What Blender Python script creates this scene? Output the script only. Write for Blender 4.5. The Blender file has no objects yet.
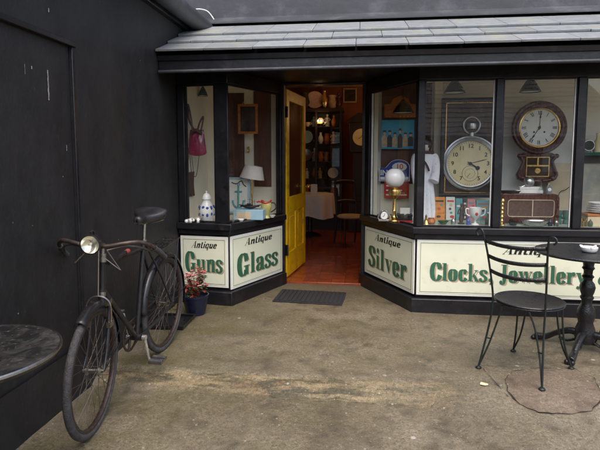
import bpy, bmesh, math, random
from mathutils import Vector, Matrix, noise
random.seed(7)
R_ = math.radians
SC = bpy.context.scene
COL = SC.collection

# ------------------------------------------------------------------ camera
FPX, PPY, CAMH = 500.0, 203.0, 1.38          # focal length and principal row in photo pixels (600 x 450)
TH = math.atan(46 / FPX)
PS = math.atan(60 / math.hypot(FPX, 46))
CF = Vector((-math.sin(PS) * math.cos(TH), math.cos(PS) * math.cos(TH), -math.sin(TH)))
CR = Vector((math.cos(PS), math.sin(PS), 0))
CU = CR.cross(CF)
CAM = Vector((0, 0, CAMH))
cam_d = bpy.data.cameras.new('camera')
cam_d.sensor_width = 36
cam_d.lens = FPX / 600 * 36
cam_d.shift_y = -(225 - PPY) / 600
cam_d.clip_end = 500
cam = bpy.data.objects.new('camera', cam_d)
COL.objects.link(cam)
cam.matrix_world = Matrix.Translation(CAM) @ Matrix((CR, CU, -CF)).transposed().to_4x4()
SC.camera = cam


def ray(u, v):
    return CR * ((u - 300) / FPX) - CU * ((v - PPY) / FPX) + CF


def onY(u, v, Y):
    d = ray(u, v)
    return CAM + d * (Y / d.y)


def onX(u, v, X):
    d = ray(u, v)
    return CAM + d * (X / d.x)


def onZ(u, v, z=0.0):
    d = ray(u, v)
    return CAM + d * ((z - CAMH) / d.z)


def px(w, Y):
    return w * Y * 1.005 / FPX


# ------------------------------------------------------------------ materials
def nodes(name):
    m = bpy.data.materials.new(name)
    m.use_nodes = True
    nt = m.node_tree
    return m, nt, nt.nodes['Principled BSDF']


def N(nt, t, **kw):
    n = nt.nodes.new(t)
    for k, v in kw.items():
        if k in n.inputs.keys():
            n.inputs[k].default_value = v
        else:
            setattr(n, k, v)
    return n


def ramp(nt, src, p0, p1, c0=(0, 0, 0, 1), c1=(1, 1, 1, 1)):
    r = nt.nodes.new('ShaderNodeValToRGB')
    r.color_ramp.elements[0].position = p0
    r.color_ramp.elements[1].position = p1
    r.color_ramp.elements[0].color = c0
    r.color_ramp.elements[1].color = c1
    nt.links.new(src, r.inputs[0])
    return r.outputs[0]


def mixc(nt, f, a, b, mode='MIX'):
    n = nt.nodes.new('ShaderNodeMix')
    n.data_type = 'RGBA'
    n.blend_type = mode
    for sock, v in ((n.inputs[0], f), (n.inputs[6], a), (n.inputs[7], b)):
        if hasattr(v, 'links'):
            nt.links.new(v, sock)
        elif isinstance(v, (int, float)):
            sock.default_value = v
        else:
            sock.default_value = tuple(v) + (1,) if len(v) == 3 else v
    return n.outputs[2]


def M(name, col, rough=.5, metal=0.0, var=.18, scale=9, bump=0.0, bscale=60, rvar=.12, dirt=None, dirtamt=.5, dscale=5, tone=False, spec=.5, stretch=None):
    m, nt, b = nodes(name)
    tc = N(nt, 'ShaderNodeTexCoord')
    src = tc.outputs['Object']
    if stretch:
        mp = N(nt, 'ShaderNodeMapping')
        mp.inputs['Scale'].default_value = stretch
        nt.links.new(src, mp.inputs[0])
        src = mp.outputs[0]
    n1 = N(nt, 'ShaderNodeTexNoise', Scale=scale, Detail=7.0, Roughness=.62)
    nt.links.new(src, n1.inputs['Vector'])
    lo = [c * (1 - var) for c in col]
    hi = [min(1, c * (1 + var)) for c in col]
    f = ramp(nt, n1.outputs[0], .3, .7)
    c = mixc(nt, f, lo, hi)
    if dirt:
        n2 = N(nt, 'ShaderNodeTexNoise', Scale=dscale, Detail=9.0, Roughness=.7)
        nt.links.new(src, n2.inputs['Vector'])
        f2 = ramp(nt, n2.outputs[0], .62 - dirtamt * .3, .78 - dirtamt * .15)
        c = mixc(nt, f2, c, dirt)
    if tone:
        at = N(nt, 'ShaderNodeAttribute', attribute_name='tone')
        c = mixc(nt, 1.0, c, at.outputs['Color'], 'MULTIPLY')
    nt.links.new(c, b.inputs['Base Color'])
    b.inputs['Metallic'].default_value = metal
    b.inputs['Specular IOR Level'].default_value = spec
    mr = N(nt, 'ShaderNodeMapRange')
    mr.inputs['To Min'].default_value = max(.02, rough - rvar)
    mr.inputs['To Max'].default_value = min(1, rough + rvar)
    nt.links.new(n1.outputs[0], mr.inputs[0])
    nt.links.new(mr.outputs[0], b.inputs['Roughness'])
    if bump:
        n3 = N(nt, 'ShaderNodeTexNoise', Scale=bscale, Detail=5.0)
        nt.links.new(src, n3.inputs['Vector'])
        bp = N(nt, 'ShaderNodeBump', Strength=bump, Distance=.01)
        nt.links.new(n3.outputs[0], bp.inputs['Height'])
        nt.links.new(bp.outputs[0], b.inputs['Normal'])
    return m


def glass_mat(name, ior=1.5, tint=(1, 1, 1), dirt=.03):
    m, nt, b = nodes(name)
    nt.nodes.remove(b)
    out = [n for n in nt.nodes if n.type == 'OUTPUT_MATERIAL'][0]
    tr = N(nt, 'ShaderNodeBsdfTransparent')
    tr.inputs[0].default_value = tuple(tint) + (1,)
    gl = N(nt, 'ShaderNodeBsdfGlossy')
    gl.inputs['Roughness'].default_value = .015
    geo = N(nt, 'ShaderNodeNewGeometry')
    dot = N(nt, 'ShaderNodeVectorMath', operation='DOT_PRODUCT')
    nt.links.new(geo.outputs['Incoming'], dot.inputs[0])
    nt.links.new(geo.outputs['Normal'], dot.inputs[1])
    ab = N(nt, 'ShaderNodeMath', operation='ABSOLUTE')
    nt.links.new(dot.outputs['Value'], ab.inputs[0])
    inv = N(nt, 'ShaderNodeMath', operation='SUBTRACT')
    inv.inputs[0].default_value = 1.0
    nt.links.new(ab.outputs[0], inv.inputs[1])
    pw = N(nt, 'ShaderNodeMath', operation='POWER')
    pw.inputs[1].default_value = 5.0
    nt.links.new(inv.outputs[0], pw.inputs[0])
    fr = N(nt, 'ShaderNodeMapRange')
    fr.inputs['To Min'].default_value = ((ior - 1) / (ior + 1)) ** 2 * 1.8
    nt.links.new(pw.outputs[0], fr.inputs[0])
    tc = N(nt, 'ShaderNodeTexCoord')
    nz = N(nt, 'ShaderNodeTexNoise', Scale=1.3, Detail=2.0)
    nt.links.new(tc.outputs['Object'], nz.inputs['Vector'])
    bp = N(nt, 'ShaderNodeBump', Strength=.035, Distance=.05)
    nt.links.new(nz.outputs[0], bp.inputs['Height'])
    nt.links.new(bp.outputs[0], gl.inputs['Normal'])
    ms = N(nt, 'ShaderNodeMixShader')
    nt.links.new(fr.outputs[0], ms.inputs[0])
    nt.links.new(tr.outputs[0], ms.inputs[1])
    nt.links.new(gl.outputs[0], ms.inputs[2])
    df = N(nt, 'ShaderNodeBsdfDiffuse')
    df.inputs[0].default_value = (.5, .5, .5, 1)
    n2 = N(nt, 'ShaderNodeTexNoise', Scale=9.0, Detail=8.0)
    nt.links.new(tc.outputs['Object'], n2.inputs['Vector'])
    mr = N(nt, 'ShaderNodeMapRange')
    mr.inputs['From Min'].default_value = .4
    mr.inputs['To Max'].default_value = dirt * 2
    nt.links.new(n2.outputs[0], mr.inputs[0])
    m2 = N(nt, 'ShaderNodeMixShader')
    nt.links.new(mr.outputs[0], m2.inputs[0])
    nt.links.new(ms.outputs[0], m2.inputs[1])
    nt.links.new(df.outputs[0], m2.inputs[2])
    nt.links.new(m2.outputs[0], out.inputs[0])
    return m


def emit(name, col, s):
    m, nt, b = nodes(name)
    b.inputs['Emission Color'].default_value = tuple(col) + (1,)
    b.inputs['Emission Strength'].default_value = s
    return m


MT = {}
MT['black_paint'] = M('black_paint', (.0105, .0105, .013), .34, var=.35, scale=6, bump=.12, bscale=35, dirt=(.032, .031, .030), dirtamt=.3, dscale=7, spec=.4)
MT['sign_cream'] = M('sign_cream', (.75, .77, .60), .42, var=.05, scale=3, dirt=(.62, .62, .46), dirtamt=.22, dscale=7)
MT['sign_white'] = M('sign_white', (.80, .80, .74), .5, var=.06)
MT['sign_green'] = M('sign_green', (.036, .130, .070), .45, var=.2, scale=30)
MT['sign_shadow'] = M('sign_shadow', (.46, .36, .25), .5, var=.2, scale=40)
MT['sign_black'] = M('sign_black', (.012, .016, .014), .45, var=.2)
MT['yellow_paint'] = M('yellow_paint', (.86, .52, .010), .35, var=.12, scale=5, dirt=(.38, .19, .025), dirtamt=.3, dscale=9)
MT['slate_dark'] = M('slate_dark', (.12, .115, .11), .7, var=.3, scale=5, tone=True)
MT['slate'] = M('slate', (.255, .275, .285), .34, var=.16, scale=14, bump=.25, bscale=50, tone=True, dirt=(.34, .33, .24), dirtamt=.34, dscale=4)
MT['cream_wall'] = M('cream_wall', (.84, .77, .62), .8, var=.07, scale=3)
MT['pale_wall'] = M('pale_wall', (.86, .83, .77), .8, var=.07, scale=3)
MT['brown_wood'] = M('brown_wood', (.085, .030, .014), .45, var=.4, scale=6, stretch=(6, 6, .7))
MT['orange_wood'] = M('orange_wood', (.42, .13, .02), .45, var=.35, scale=6, stretch=(1, 1, 5))
MT['mahogany'] = M('mahogany', (.075, .022, .014), .28, var=.45, scale=8, stretch=(5, 5, 1))
MT['dark_wood'] = M('dark_wood', (.022, .012, .009), .4, var=.4, scale=8, stretch=(6, 6, 1))
MT['brass'] = M('brass', (.72, .47, .16), .28, metal=1, var=.15, scale=20)
MT['silver'] = M('silver', (.50, .50, .50), .33, metal=1, var=.12, scale=20)
MT['crank_steel'] = M('crank_steel', (.74, .73, .70), .25, metal=.8, var=.15, scale=40)
MT['chrome_worn'] = M('chrome_worn', (.40, .385, .36), .3, metal=1, var=.25, scale=40, dirt=(.22, .11, .06), dirtamt=.4, dscale=40)
MT['bar_rust'] = M('bar_rust', (.085, .062, .054), .45, metal=.5, var=.45, scale=40, dirt=(.035, .026, .022), dirtamt=.5, dscale=22)
MT['spoke'] = M('spoke', (.15, .125, .11), .45, metal=.7, var=.3, scale=30)
MT['rust'] = M('rust', (.062, .042, .036), .55, metal=.3, var=.45, scale=50, dirt=(.030, .020, .017), dirtamt=.6, dscale=40)
MT['bike_black'] = M('bike_black', (.014, .014, .016), .3, var=.4, scale=30, dirt=(.045, .036, .030), dirtamt=.28, dscale=20)
MT['rubber'] = M('rubber', (.050, .048, .050), .75, var=.35, scale=60, bump=.6, bscale=160, dirt=(.095, .09, .088), dirtamt=.45, dscale=25)
MT['leather'] = M('leather', (.020, .019, .020), .36, var=.35, scale=20, bump=.2, bscale=120)
MT['iron'] = M('iron', (.012, .012, .013), .3, var=.4, scale=30, bump=.35, bscale=90)
MT['iron_green'] = M('iron_green', (.010, .015, .013), .32, var=.4, scale=30, dirt=(.015, .032, .026), dirtamt=.3, dscale=9)
MT['white_china'] = M('white_china', (.82, .82, .80), .12, var=.04)
MT['blue_china'] = M('blue_china', (.05, .09, .35), .15, var=.1)
MT['blue_pot'] = M('blue_pot', (.010, .014, .036), .3, var=.25, scale=20)
MT['terracotta'] = M('terracotta', (.25, .10, .05), .8)
MT['leaf_green'] = M('leaf_green', (.045, .085, .03), .5, var=.4, scale=25)
MT['leaf_red'] = M('leaf_red', (.22, .045, .035), .5, var=.4, scale=25)
MT['petal'] = M('petal', (.72, .14, .15), .5, var=.35, scale=40)
MT['petal_pale'] = M('petal_pale', (.78, .55, .52), .5, var=.2, scale=40)
MT['cloth_white'] = M('cloth_white', (.74, .68, .62), .85, var=.06)
MT['dress'] = M('dress', (.82, .82, .86), .85, var=.06, dirt=(.30, .28, .36), dirtamt=.16, dscale=30)
MT['maroon'] = M('maroon', (.22, .016, .05), .25, var=.4, scale=12)
MT['strap_brown'] = M('strap_brown', (.07, .022, .020), .5, var=.3)
MT['tapestry'] = M('tapestry', (.085, .042, .030), .9, var=.5, scale=45)
MT['lamp_green'] = M('lamp_green', (.012, .026, .020), .25, var=.2)
MT['lamp_white'] = M('lamp_white', (.8, .8, .76), .4, var=.03)
MT['red_tile'] = None
MT['dial_white'] = M('dial_white', (.90, .90, .86), .35, var=.04)
MT['dial_cream'] = M('dial_cream', (.80, .68, .38), .5, var=.1, scale=10)
MT['enamel_blue'] = M('enamel_blue', (.03, .06, .30), .25, var=.1)
MT['enamel_red'] = M('enamel_red', (.50, .03, .035), .3, var=.2, scale=20)
MT['paint_blue'] = M('paint_blue', (.045, .34, .52), .5, var=.15, scale=8)
MT['pale_blue'] = M('pale_blue', (.32, .50, .60), .5, var=.1)
MT['paper'] = M('paper', (.72, .70, .62), .7, var=.06)
MT['skin_tan'] = M('skin_tan', (.55, .40, .24), .6, var=.3, scale=30)
MT['deck_cloth'] = M('deck_cloth', (.34, .42, .36), .9, var=.15)
MT['green_felt'] = M('green_felt', (.03, .12, .09), .9, var=.2)
MT['clear_glass'] = glass_mat('clear_glass', 1.45, (.96, .98, .97), 0)
MT['lamp_glass'] = glass_mat('lamp_glass', 1.18, (.97, .96, .90), 0)
MT['window_glass'] = glass_mat('window_glass', 1.5, (.97, .985, .98), .022)
MT['dark_glass'] = M('dark_glass', (.055, .030, .018), .12, var=.3, scale=4)
MT['lens'] = M('lens', (.95, .93, .84), .16, metal=.85, var=.04, scale=12, rvar=.03)
MT['mat_rubber'] = M('mat_rubber', (.020, .020, .023), .8, var=.3, scale=40)
MT['dull_red'] = M('dull_red', (.26, .045, .035), .6, var=.3, scale=30)
MT['red_ink'] = M('red_ink', (.55, .06, .05), .6)
MT['teal_ink'] = M('teal_ink', (.10, .33, .34), .6)
MT['orange_ink'] = M('orange_ink', (.70, .25, .04), .6, var=.3, scale=25, dirt=(.2, .35, .1), dirtamt=.3, dscale=18)
MT['pink_ink'] = M('pink_ink', (.62, .22, .24), .6)
MT['yellow_glaze'] = M('yellow_glaze', (.50, .46, .16), .2, var=.25, scale=18)
MT['chair_seat_cream'] = M('chair_seat_cream', (.55, .40, .22), .7)
MT['wall_orange'] = M('wall_orange', (.30, .10, .04), .8, var=.12)
MT['cardboard'] = M('cardboard', (.60, .48, .32), .8, var=.1)
MT['old_paint'] = M('old_paint', (.30, .29, .28), .7, var=.5, scale=60)
MT['pearl'] = M('pearl', (.76, .74, .70), .3)


def wall_black():
    m, nt, b = nodes('wall_black')
    tc = N(nt, 'ShaderNodeTexCoord')
    mp = N(nt, 'ShaderNodeMapping')
    mp.inputs['Scale'].default_value = (1.6, 1.6, .9)
    nt.links.new(tc.outputs['Object'], mp.inputs[0])
    n1 = N(nt, 'ShaderNodeTexNoise', Scale=2.6, Detail=8.0, Roughness=.65)
    nt.links.new(mp.outputs[0], n1.inputs['Vector'])
    n2 = N(nt, 'ShaderNodeTexNoise', Scale=16.0, Detail=9.0, Roughness=.75)
    nt.links.new(mp.outputs[0], n2.inputs['Vector'])
    n3 = N(nt, 'ShaderNodeTexNoise', Scale=55.0, Detail=6.0)
    nt.links.new(tc.outputs['Object'], n3.inputs['Vector'])
    c = mixc(nt, ramp(nt, n1.outputs[0], .35, .68), (.010, .0095, .0105), (.021, .020, .021))
    c = mixc(nt, ramp(nt, n2.outputs[0], .60, .74), c, (.036, .034, .033))
    # tiny pale flecks where paint has chipped
    v = N(nt, 'ShaderNodeTexVoronoi', Scale=7.0)
    nt.links.new(tc.outputs['Object'], v.inputs['Vector'])
    c = mixc(nt, ramp(nt, v.outputs['Distance'], .018, .035, (1, 1, 1, 1), (0, 0, 0, 1)), c, (.30, .29, .28))
    nt.links.new(c, b.inputs['Base Color'])
    mr = N(nt, 'ShaderNodeMapRange')
    mr.inputs['To Min'].default_value = .38
    mr.inputs['To Max'].default_value = .75
    nt.links.new(n2.outputs[0], mr.inputs[0])
    nt.links.new(mr.outputs[0], b.inputs['Roughness'])
    b1 = N(nt, 'ShaderNodeBump', Strength=.35, Distance=.03)
    nt.links.new(n1.outputs[0], b1.inputs['Height'])
    b2 = N(nt, 'ShaderNodeBump', Strength=.22, Distance=.008)
    nt.links.new(n3.outputs[0], b2.inputs['Height'])
    nt.links.new(b1.outputs[0], b2.inputs['Normal'])
    nt.links.new(b2.outputs[0], b.inputs['Normal'])
    return m


MT['wall_black'] = wall_black()
MT['upper_wall'] = M('upper_wall', (.042, .045, .054), .55, var=.3, scale=3, bump=.3, bscale=14, dirt=(.10, .105, .115), dirtamt=.3, dscale=3)


def concrete(name, red=0.0):
    m, nt, b = nodes(name)
    tc = N(nt, 'ShaderNodeTexCoord')
    o = tc.outputs['Object']
    big = N(nt, 'ShaderNodeTexNoise', Scale=1.1, Detail=6.0, Roughness=.6)
    mid = N(nt, 'ShaderNodeTexNoise', Scale=6.0, Detail=9.0, Roughness=.7)
    fine = N(nt, 'ShaderNodeTexNoise', Scale=48.0, Detail=9.0, Roughness=.8)
    moss = N(nt, 'ShaderNodeTexNoise', Scale=2.3, Detail=8.0, Roughness=.68)
    for n in (big, mid, fine, moss):
        nt.links.new(o, n.inputs['Vector'])
    c = mixc(nt, ramp(nt, big.outputs[0], .35, .66), (.130, .105, .066), (.235, .198, .142))
    c = mixc(nt, ramp(nt, mid.outputs[0], .50, .66), c, (.064, .053, .037))
    c = mixc(nt, ramp(nt, mid.outputs[0], .25, .40, (1, 1, 1, 1), (0, 0, 0, 1)), c, (.215, .188, .145))
    # moss: an attribute painted per vertex from the distance to the step and to the wall, broken by noise
    at = N(nt, 'ShaderNodeAttribute', attribute_name='moss')
    mul = N(nt, 'ShaderNodeMath', operation='MULTIPLY')
    nt.links.new(at.outputs['Fac'], mul.inputs[0])
    nt.links.new(ramp(nt, moss.outputs[0], .36, .60), mul.inputs[1])
    c = mixc(nt, mul.outputs[0], c, (.112, .098, .030))
    mpg = N(nt, 'ShaderNodeMapping')
    mpg.inputs['Scale'].default_value = (1.0, 7.0, 1.0)
    nt.links.new(o, mpg.inputs[0])
    stk = N(nt, 'ShaderNodeTexNoise', Scale=3.2, Detail=10.0, Roughness=.75)
    nt.links.new(mpg.outputs[0], stk.inputs['Vector'])
    strip = N(nt, 'ShaderNodeAttribute', attribute_name='strip')
    sc_ = mixc(nt, ramp(nt, stk.outputs[0], .44, .56), (.050, .044, .020), (.255, .195, .105))
    sc_ = mixc(nt, ramp(nt, mid.outputs[0], .56, .70), sc_, (.19, .105, .045))
    c = mixc(nt, strip.outputs['Fac'], c, sc_)
    at2 = N(nt, 'ShaderNodeAttribute', attribute_name='pale')
    mul2 = N(nt, 'ShaderNodeMath', operation='MULTIPLY')
    nt.links.new(at2.outputs['Fac'], mul2.inputs[0])
    nt.links.new(ramp(nt, mid.outputs[0], .30, .62), mul2.inputs[1])
    c = mixc(nt, mul2.outputs[0], c, (.235, .20, .145))
    if red:
        c = mixc(nt, red, c, (.150, .095, .070))
    c = mixc(nt, 1.0, c, ramp(nt, fine.outputs[0], .36, .64, (.52, .51, .49, 1), (1.40, 1.40, 1.40, 1)), 'MULTIPLY')
    grit = N(nt, 'ShaderNodeTexNoise', Scale=150.0, Detail=3.0, Roughness=.6)
    nt.links.new(o, grit.inputs['Vector'])
    c = mixc(nt, 1.0, c, ramp(nt, grit.outputs[0], .35, .65, (.74, .74, .73, 1), (1.24, 1.24, 1.24, 1)), 'MULTIPLY')
    # chewing gum and pale specks
    for sc, th, col in ((5.0, .05, (.50, .48, .44)), (17.0, .09, (.40, .37, .31)), (36.0, .14, (.045, .04, .033)), (48.0, .15, (.34, .31, .26))):
        v = N(nt, 'ShaderNodeTexVoronoi', Scale=sc)
        v.inputs['Randomness'].default_value = 1.0
        nt.links.new(o, v.inputs['Vector'])
        f = ramp(nt, v.outputs['Distance'], th, th + .03, (1, 1, 1, 1), (0, 0, 0, 1))
        sel = ramp(nt, v.outputs['Color'], .60, .62)
        mm = N(nt, 'ShaderNodeMath', operation='MULTIPLY')
        nt.links.new(f, mm.inputs[0])
        nt.links.new(sel, mm.inputs[1])
        m2 = N(nt, 'ShaderNodeMath', operation='MULTIPLY')
        m2.inputs[1].default_value = .75
        nt.links.new(mm.outputs[0], m2.inputs[0])
        c = mixc(nt, m2.outputs[0], c, col)
    nt.links.new(c, b.inputs['Base Color'])
    mr = N(nt, 'ShaderNodeMapRange')
    mr.inputs['From Min'].default_value = .3
    mr.inputs['From Max'].default_value = .7
    mr.inputs['To Min'].default_value = .30
    mr.inputs['To Max'].default_value = .62
    nt.links.new(big.outputs[0], mr.inputs[0])
    nt.links.new(mr.outputs[0], b.inputs['Roughness'])
    b1 = N(nt, 'ShaderNodeBump', Strength=.5, Distance=.012)
    nt.links.new(mid.outputs[0], b1.inputs['Height'])
    b2 = N(nt, 'ShaderNodeBump', Strength=.8, Distance=.005)
    nt.links.new(fine.outputs[0], b2.inputs['Height'])
    nt.links.new(b1.outputs[0], b2.inputs['Normal'])
    nt.links.new(b2.outputs[0], b.inputs['Normal'])
    return m


MT['concrete'] = concrete('concrete')
MT['concrete_red'] = concrete('concrete_red', .36)
MT['crack'] = M('crack', (.020, .017, .013), .9)


def tile_floor():
    m, nt, b = nodes('red_tile')
    tc = N(nt, 'ShaderNodeTexCoord')
    br = N(nt, 'ShaderNodeTexBrick', Scale=1.0)
    br.offset = 0
    br.inputs['Color1'].default_value = (.36, .075, .026, 1)
    br.inputs['Color2'].default_value = (.28, .055, .020, 1)
    br.inputs['Mortar'].default_value = (.20, .045, .02, 1)
    br.inputs['Mortar Size'].default_value = .004
    br.inputs['Brick Width'].default_value = .15
    br.inputs['Row Height'].default_value = .15
    nt.links.new(tc.outputs['Object'], br.inputs['Vector'])
    nz = N(nt, 'ShaderNodeTexNoise', Scale=7.0, Detail=6.0)
    nt.links.new(tc.outputs['Object'], nz.inputs['Vector'])
    c = mixc(nt, .5, br.outputs[0], ramp(nt, nz.outputs[0], .3, .7, (.5, .5, .5, 1), (1.3, 1.3, 1.3, 1)), 'MULTIPLY')
    nt.links.new(c, b.inputs['Base Color'])
    b.inputs['Roughness'].default_value = .2
    return m


MT['red_tile'] = tile_floor()


def slat_mat(name, c0, c1, axis, n):
    m, nt, b = nodes(name)
    tc = N(nt, 'ShaderNodeTexCoord')
    w = N(nt, 'ShaderNodeTexWave', Scale=n)
    w.bands_direction = axis
    nt.links.new(tc.outputs['Object'], w.inputs['Vector'])
    c = mixc(nt, w.outputs[0], c0, c1)
    nt.links.new(c, b.inputs['Base Color'])
    b.inputs['Roughness'].default_value = .6
    return m


# ------------------------------------------------------------------ mesh builder
class MB:
    def __init__(s):
        s.bm = bmesh.new()
        s.tone = s.bm.loops.layers.float_color.new('tone')
        s.mark = []

    def _new(s, fn, mi=0, tone=None):
        n0 = len(s.bm.faces)
        fn()
        s.bm.faces.ensure_lookup_table()
        for f in s.bm.faces[n0:]:
            f.material_index = mi
            t = 1.0 if tone is None else tone
            for l in f.loops:
                l[s.tone] = (t, t, t, 1)
        return s

    def hexa(s, P, mi=0, tone=None):
        def fn():
            v = [s.bm.verts.new(p) for p in P]
            for q in ((3, 2, 1, 0), (4, 5, 6, 7), (0, 1, 5, 4), (1, 2, 6, 5), (2, 3, 7, 6), (3, 0, 4, 7)):
                s.bm.faces.new([v[i] for i in q])
        return s._new(fn, mi, tone)

    def box(s, a, b, mi=0, tone=None, mat=None):
        x0, y0, z0 = [min(p, q) for p, q in zip(a, b)]
        x1, y1, z1 = [max(p, q) for p, q in zip(a, b)]
        P = [(x0, y0, z0), (x1, y0, z0), (x1, y1, z0), (x0, y1, z0), (x0, y0, z1), (x1, y0, z1), (x1, y1, z1), (x0, y1, z1)]
        if mat:
            P = [mat @ Vector(p) for p in P]
        return s.hexa(P, mi, tone)

    def prism(s, poly, z0, z1, mi=0, tone=None, mat=None):
        """polygon in xy swept along z"""
        def fn():
            T = mat or Matrix.Identity(4)
            a = [s.bm.verts.new(T @ Vector((p[0], p[1], z0))) for p in poly]
            b = [s.bm.verts.new(T @ Vector((p[0], p[1], z1))) for p in poly]
            n = len(poly)
            s.bm.faces.new(a[::-1])
            s.bm.faces.new(b)
            for i in range(n):
                j = (i + 1) % n
                s.bm.faces.new((a[i], a[j], b[j], b[i]))
        return s._new(fn, mi, tone)

    def tube(s, pts, r, seg=8, closed=False, mi=0, flat=None):
        pts = [Vector(p) for p in pts]
        n = len(pts)
        rr = r if isinstance(r, (list, tuple)) else [r] * n

        def fn():
            rings = []
            nrm = None
            for i in range(n):
                a = pts[(i - 1) % n] if (closed or i > 0) else pts[i]
                b = pts[(i + 1) % n] if (closed or i < n - 1) else pts[i]
                t = (b - a)
                if t.length < 1e-9:
                    t = Vector((0, 0, 1))
                t.normalize()
                if nrm is None:
                    up = Vector(flat) if flat else (Vector((0, 0, 1)) if abs(t.z) < .9 else Vector((1, 0, 0)))
                    nrm = (up - t * up.dot(t)).normalized()
                else:
                    nrm = (nrm - t * nrm.dot(t))
                    nrm = nrm.normalized() if nrm.length > 1e-6 else t.orthogonal().normalized()
                bn = t.cross(nrm)
                ring = []
                for k in range(seg):
                    an = 2 * math.pi * k / seg
                    ra, rb = rr[i] if isinstance(rr[i], (tuple, list)) else (rr[i], rr[i])
                    ring.append(s.bm.verts.new(pts[i] + nrm * (math.cos(an) * ra) + bn * (math.sin(an) * rb)))
                rings.append(ring)
            m = n if closed else n - 1
            for i in range(m):
                A, B = rings[i], rings[(i + 1) % n]
                for k in range(seg):
                    s.bm.faces.new((A[k], A[(k + 1) % seg], B[(k + 1) % seg], B[k]))
            if not closed:
                s.bm.faces.new(rings[0][::-1])
                s.bm.faces.new(rings[-1])
        return s._new(fn, mi)

    def lathe(s, prof, seg=24, mat=None, mi=0, closed=False, wob=0, cap=True):
        T = mat or Matrix.Identity(4)

        def fn():
            rings = []
            for r, z in prof:
                if r < 1e-6:
                    rings.append([s.bm.verts.new(T @ Vector((0, 0, z)))])
                else:
                    rings.append([s.bm.verts.new(T @ Vector((r * (1 + wob * math.sin(k * 3)) * math.cos(2 * math.pi * k / seg), r * math.sin(2 * math.pi * k / seg), z))) for k in range(seg)])
            m = len(rings) if closed else len(rings) - 1
            for i in range(m):
                A, B = rings[i], rings[(i + 1) % len(rings)]
                for k in range(seg):
                    j = (k + 1) % seg
                    if len(A) == 1 and len(B) == 1:
                        continue
                    if len(A) == 1:
                        s.bm.faces.new((A[0], B[j], B[k]))
                    elif len(B) == 1:
                        s.bm.faces.new((A[k], A[j], B[0]))
                    else:
                        s.bm.faces.new((A[k], A[j], B[j], B[k]))
            if not closed and cap:
                if len(rings[0]) > 1:
                    s.bm.faces.new(rings[0][::-1])
                if len(rings[-1]) > 1:
                    s.bm.faces.new(rings[-1])
        return s._new(fn, mi)

    def ball(s, c, r, seg=16, mi=0, sc=(1, 1, 1)):
        n = seg // 2
        prof = [(max(0, math.sin(math.pi * i / n)) * r if 0 < i < n else 0, -math.cos(math.pi * i / n) * r) for i in range(n + 1)]
        return s.lathe(prof, seg, Matrix.Translation(c) @ Matrix.Diagonal(tuple(sc) + (1,)), mi)

    def face(s, P, mi=0, tone=None):
        def fn():
            s.bm.faces.new([s.bm.verts.new(p) for p in P])
        return s._new(fn, mi, tone)

    def grid(s, f, nu, nv, mi=0, thick=None):
        """f(u,v)->point, u,v in 0..1"""
        def fn():
            V = [[s.bm.verts.new(f(i / nu, j / nv)) for j in range(nv + 1)] for i in range(nu + 1)]
            for i in range(nu):
                for j in range(nv):
                    s.bm.faces.new((V[i][j], V[i + 1][j], V[i + 1][j + 1], V[i][j + 1]))
        return s._new(fn, mi)

    def xf(s, T):
        bmesh.ops.transform(s.bm, matrix=T, verts=s.bm.verts)
        return s

    def build(s, name, mat, parent=None, world=False, bevel=0, smooth=True, solid=0, label=None, ang=38, recalc=True):
        if recalc:
            bmesh.ops.recalc_face_normals(s.bm, faces=s.bm.faces)
        me = bpy.data.meshes.new(name)
        if world and parent:
            off = Vector(parent.location)
            q = parent.parent
            while q:
                off += q.location
                q = q.parent
            bmesh.ops.translate(s.bm, vec=-off, verts=s.bm.verts)
        s.bm.to_mesh(me)
        s.bm.free()
        for m in (mat if isinstance(mat, (list, tuple)) else [mat]):
            me.materials.append(MT[m] if isinstance(m, str) else m)
        if smooth:
            me.shade_smooth()
            me.set_sharp_from_angle(angle=R_(ang))
        o = bpy.data.objects.new(name, me)
        COL.objects.link(o)
        if parent:
            o.parent = parent
        if solid:
            md = o.modifiers.new('thickness', 'SOLIDIFY')
            md.thickness = solid
            md.offset = 0
        if bevel:
            md = o.modifiers.new('edge', 'BEVEL')
            md.width = bevel
            md.segments = 2
            md.limit_method = 'ANGLE'
            md.angle_limit = R_(40)
        if label:
            o['label'] = label
        return o


def thing(name, label, cat, loc=(0, 0, 0), rz=0.0, group=None):
    o = bpy.data.objects.new(name, None)
    o.empty_display_size = .1
    COL.objects.link(o)
    o.location = loc
    o.rotation_euler = (0, 0, rz)
    return tag(o, label, cat, group)


def tag(o, label, cat, group=None):
    o['label'] = label
    o['category'] = cat
    if group:
        o['group'] = group
    return o


def struct(o, kind='structure'):
    o['kind'] = kind
    return o


def cr(pts, n=8, closed=False):
    P = [Vector(p) for p in pts]
    out = []
    m = len(P)
    for i in range(m if closed else m - 1):
        if closed:
            a, b, c, d = P[(i - 1) % m], P[i], P[(i + 1) % m], P[(i + 2) % m]
        else:
            a, b, c, d = P[max(i - 1, 0)], P[i], P[i + 1], P[min(i + 2, m - 1)]
        for k in range(n):
            t = k / n
            out.append(.5 * ((2 * b) + (c - a) * t + (2 * a - 5 * b + 4 * c - d) * t * t + (3 * b - a - 3 * c + d) * t ** 3))
    if not closed:
        out.append(P[-1])
    return out


RX90 = Matrix.Rotation(R_(90), 4, 'X')       # local z -> -y, local y -> z : faces the viewer


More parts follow.
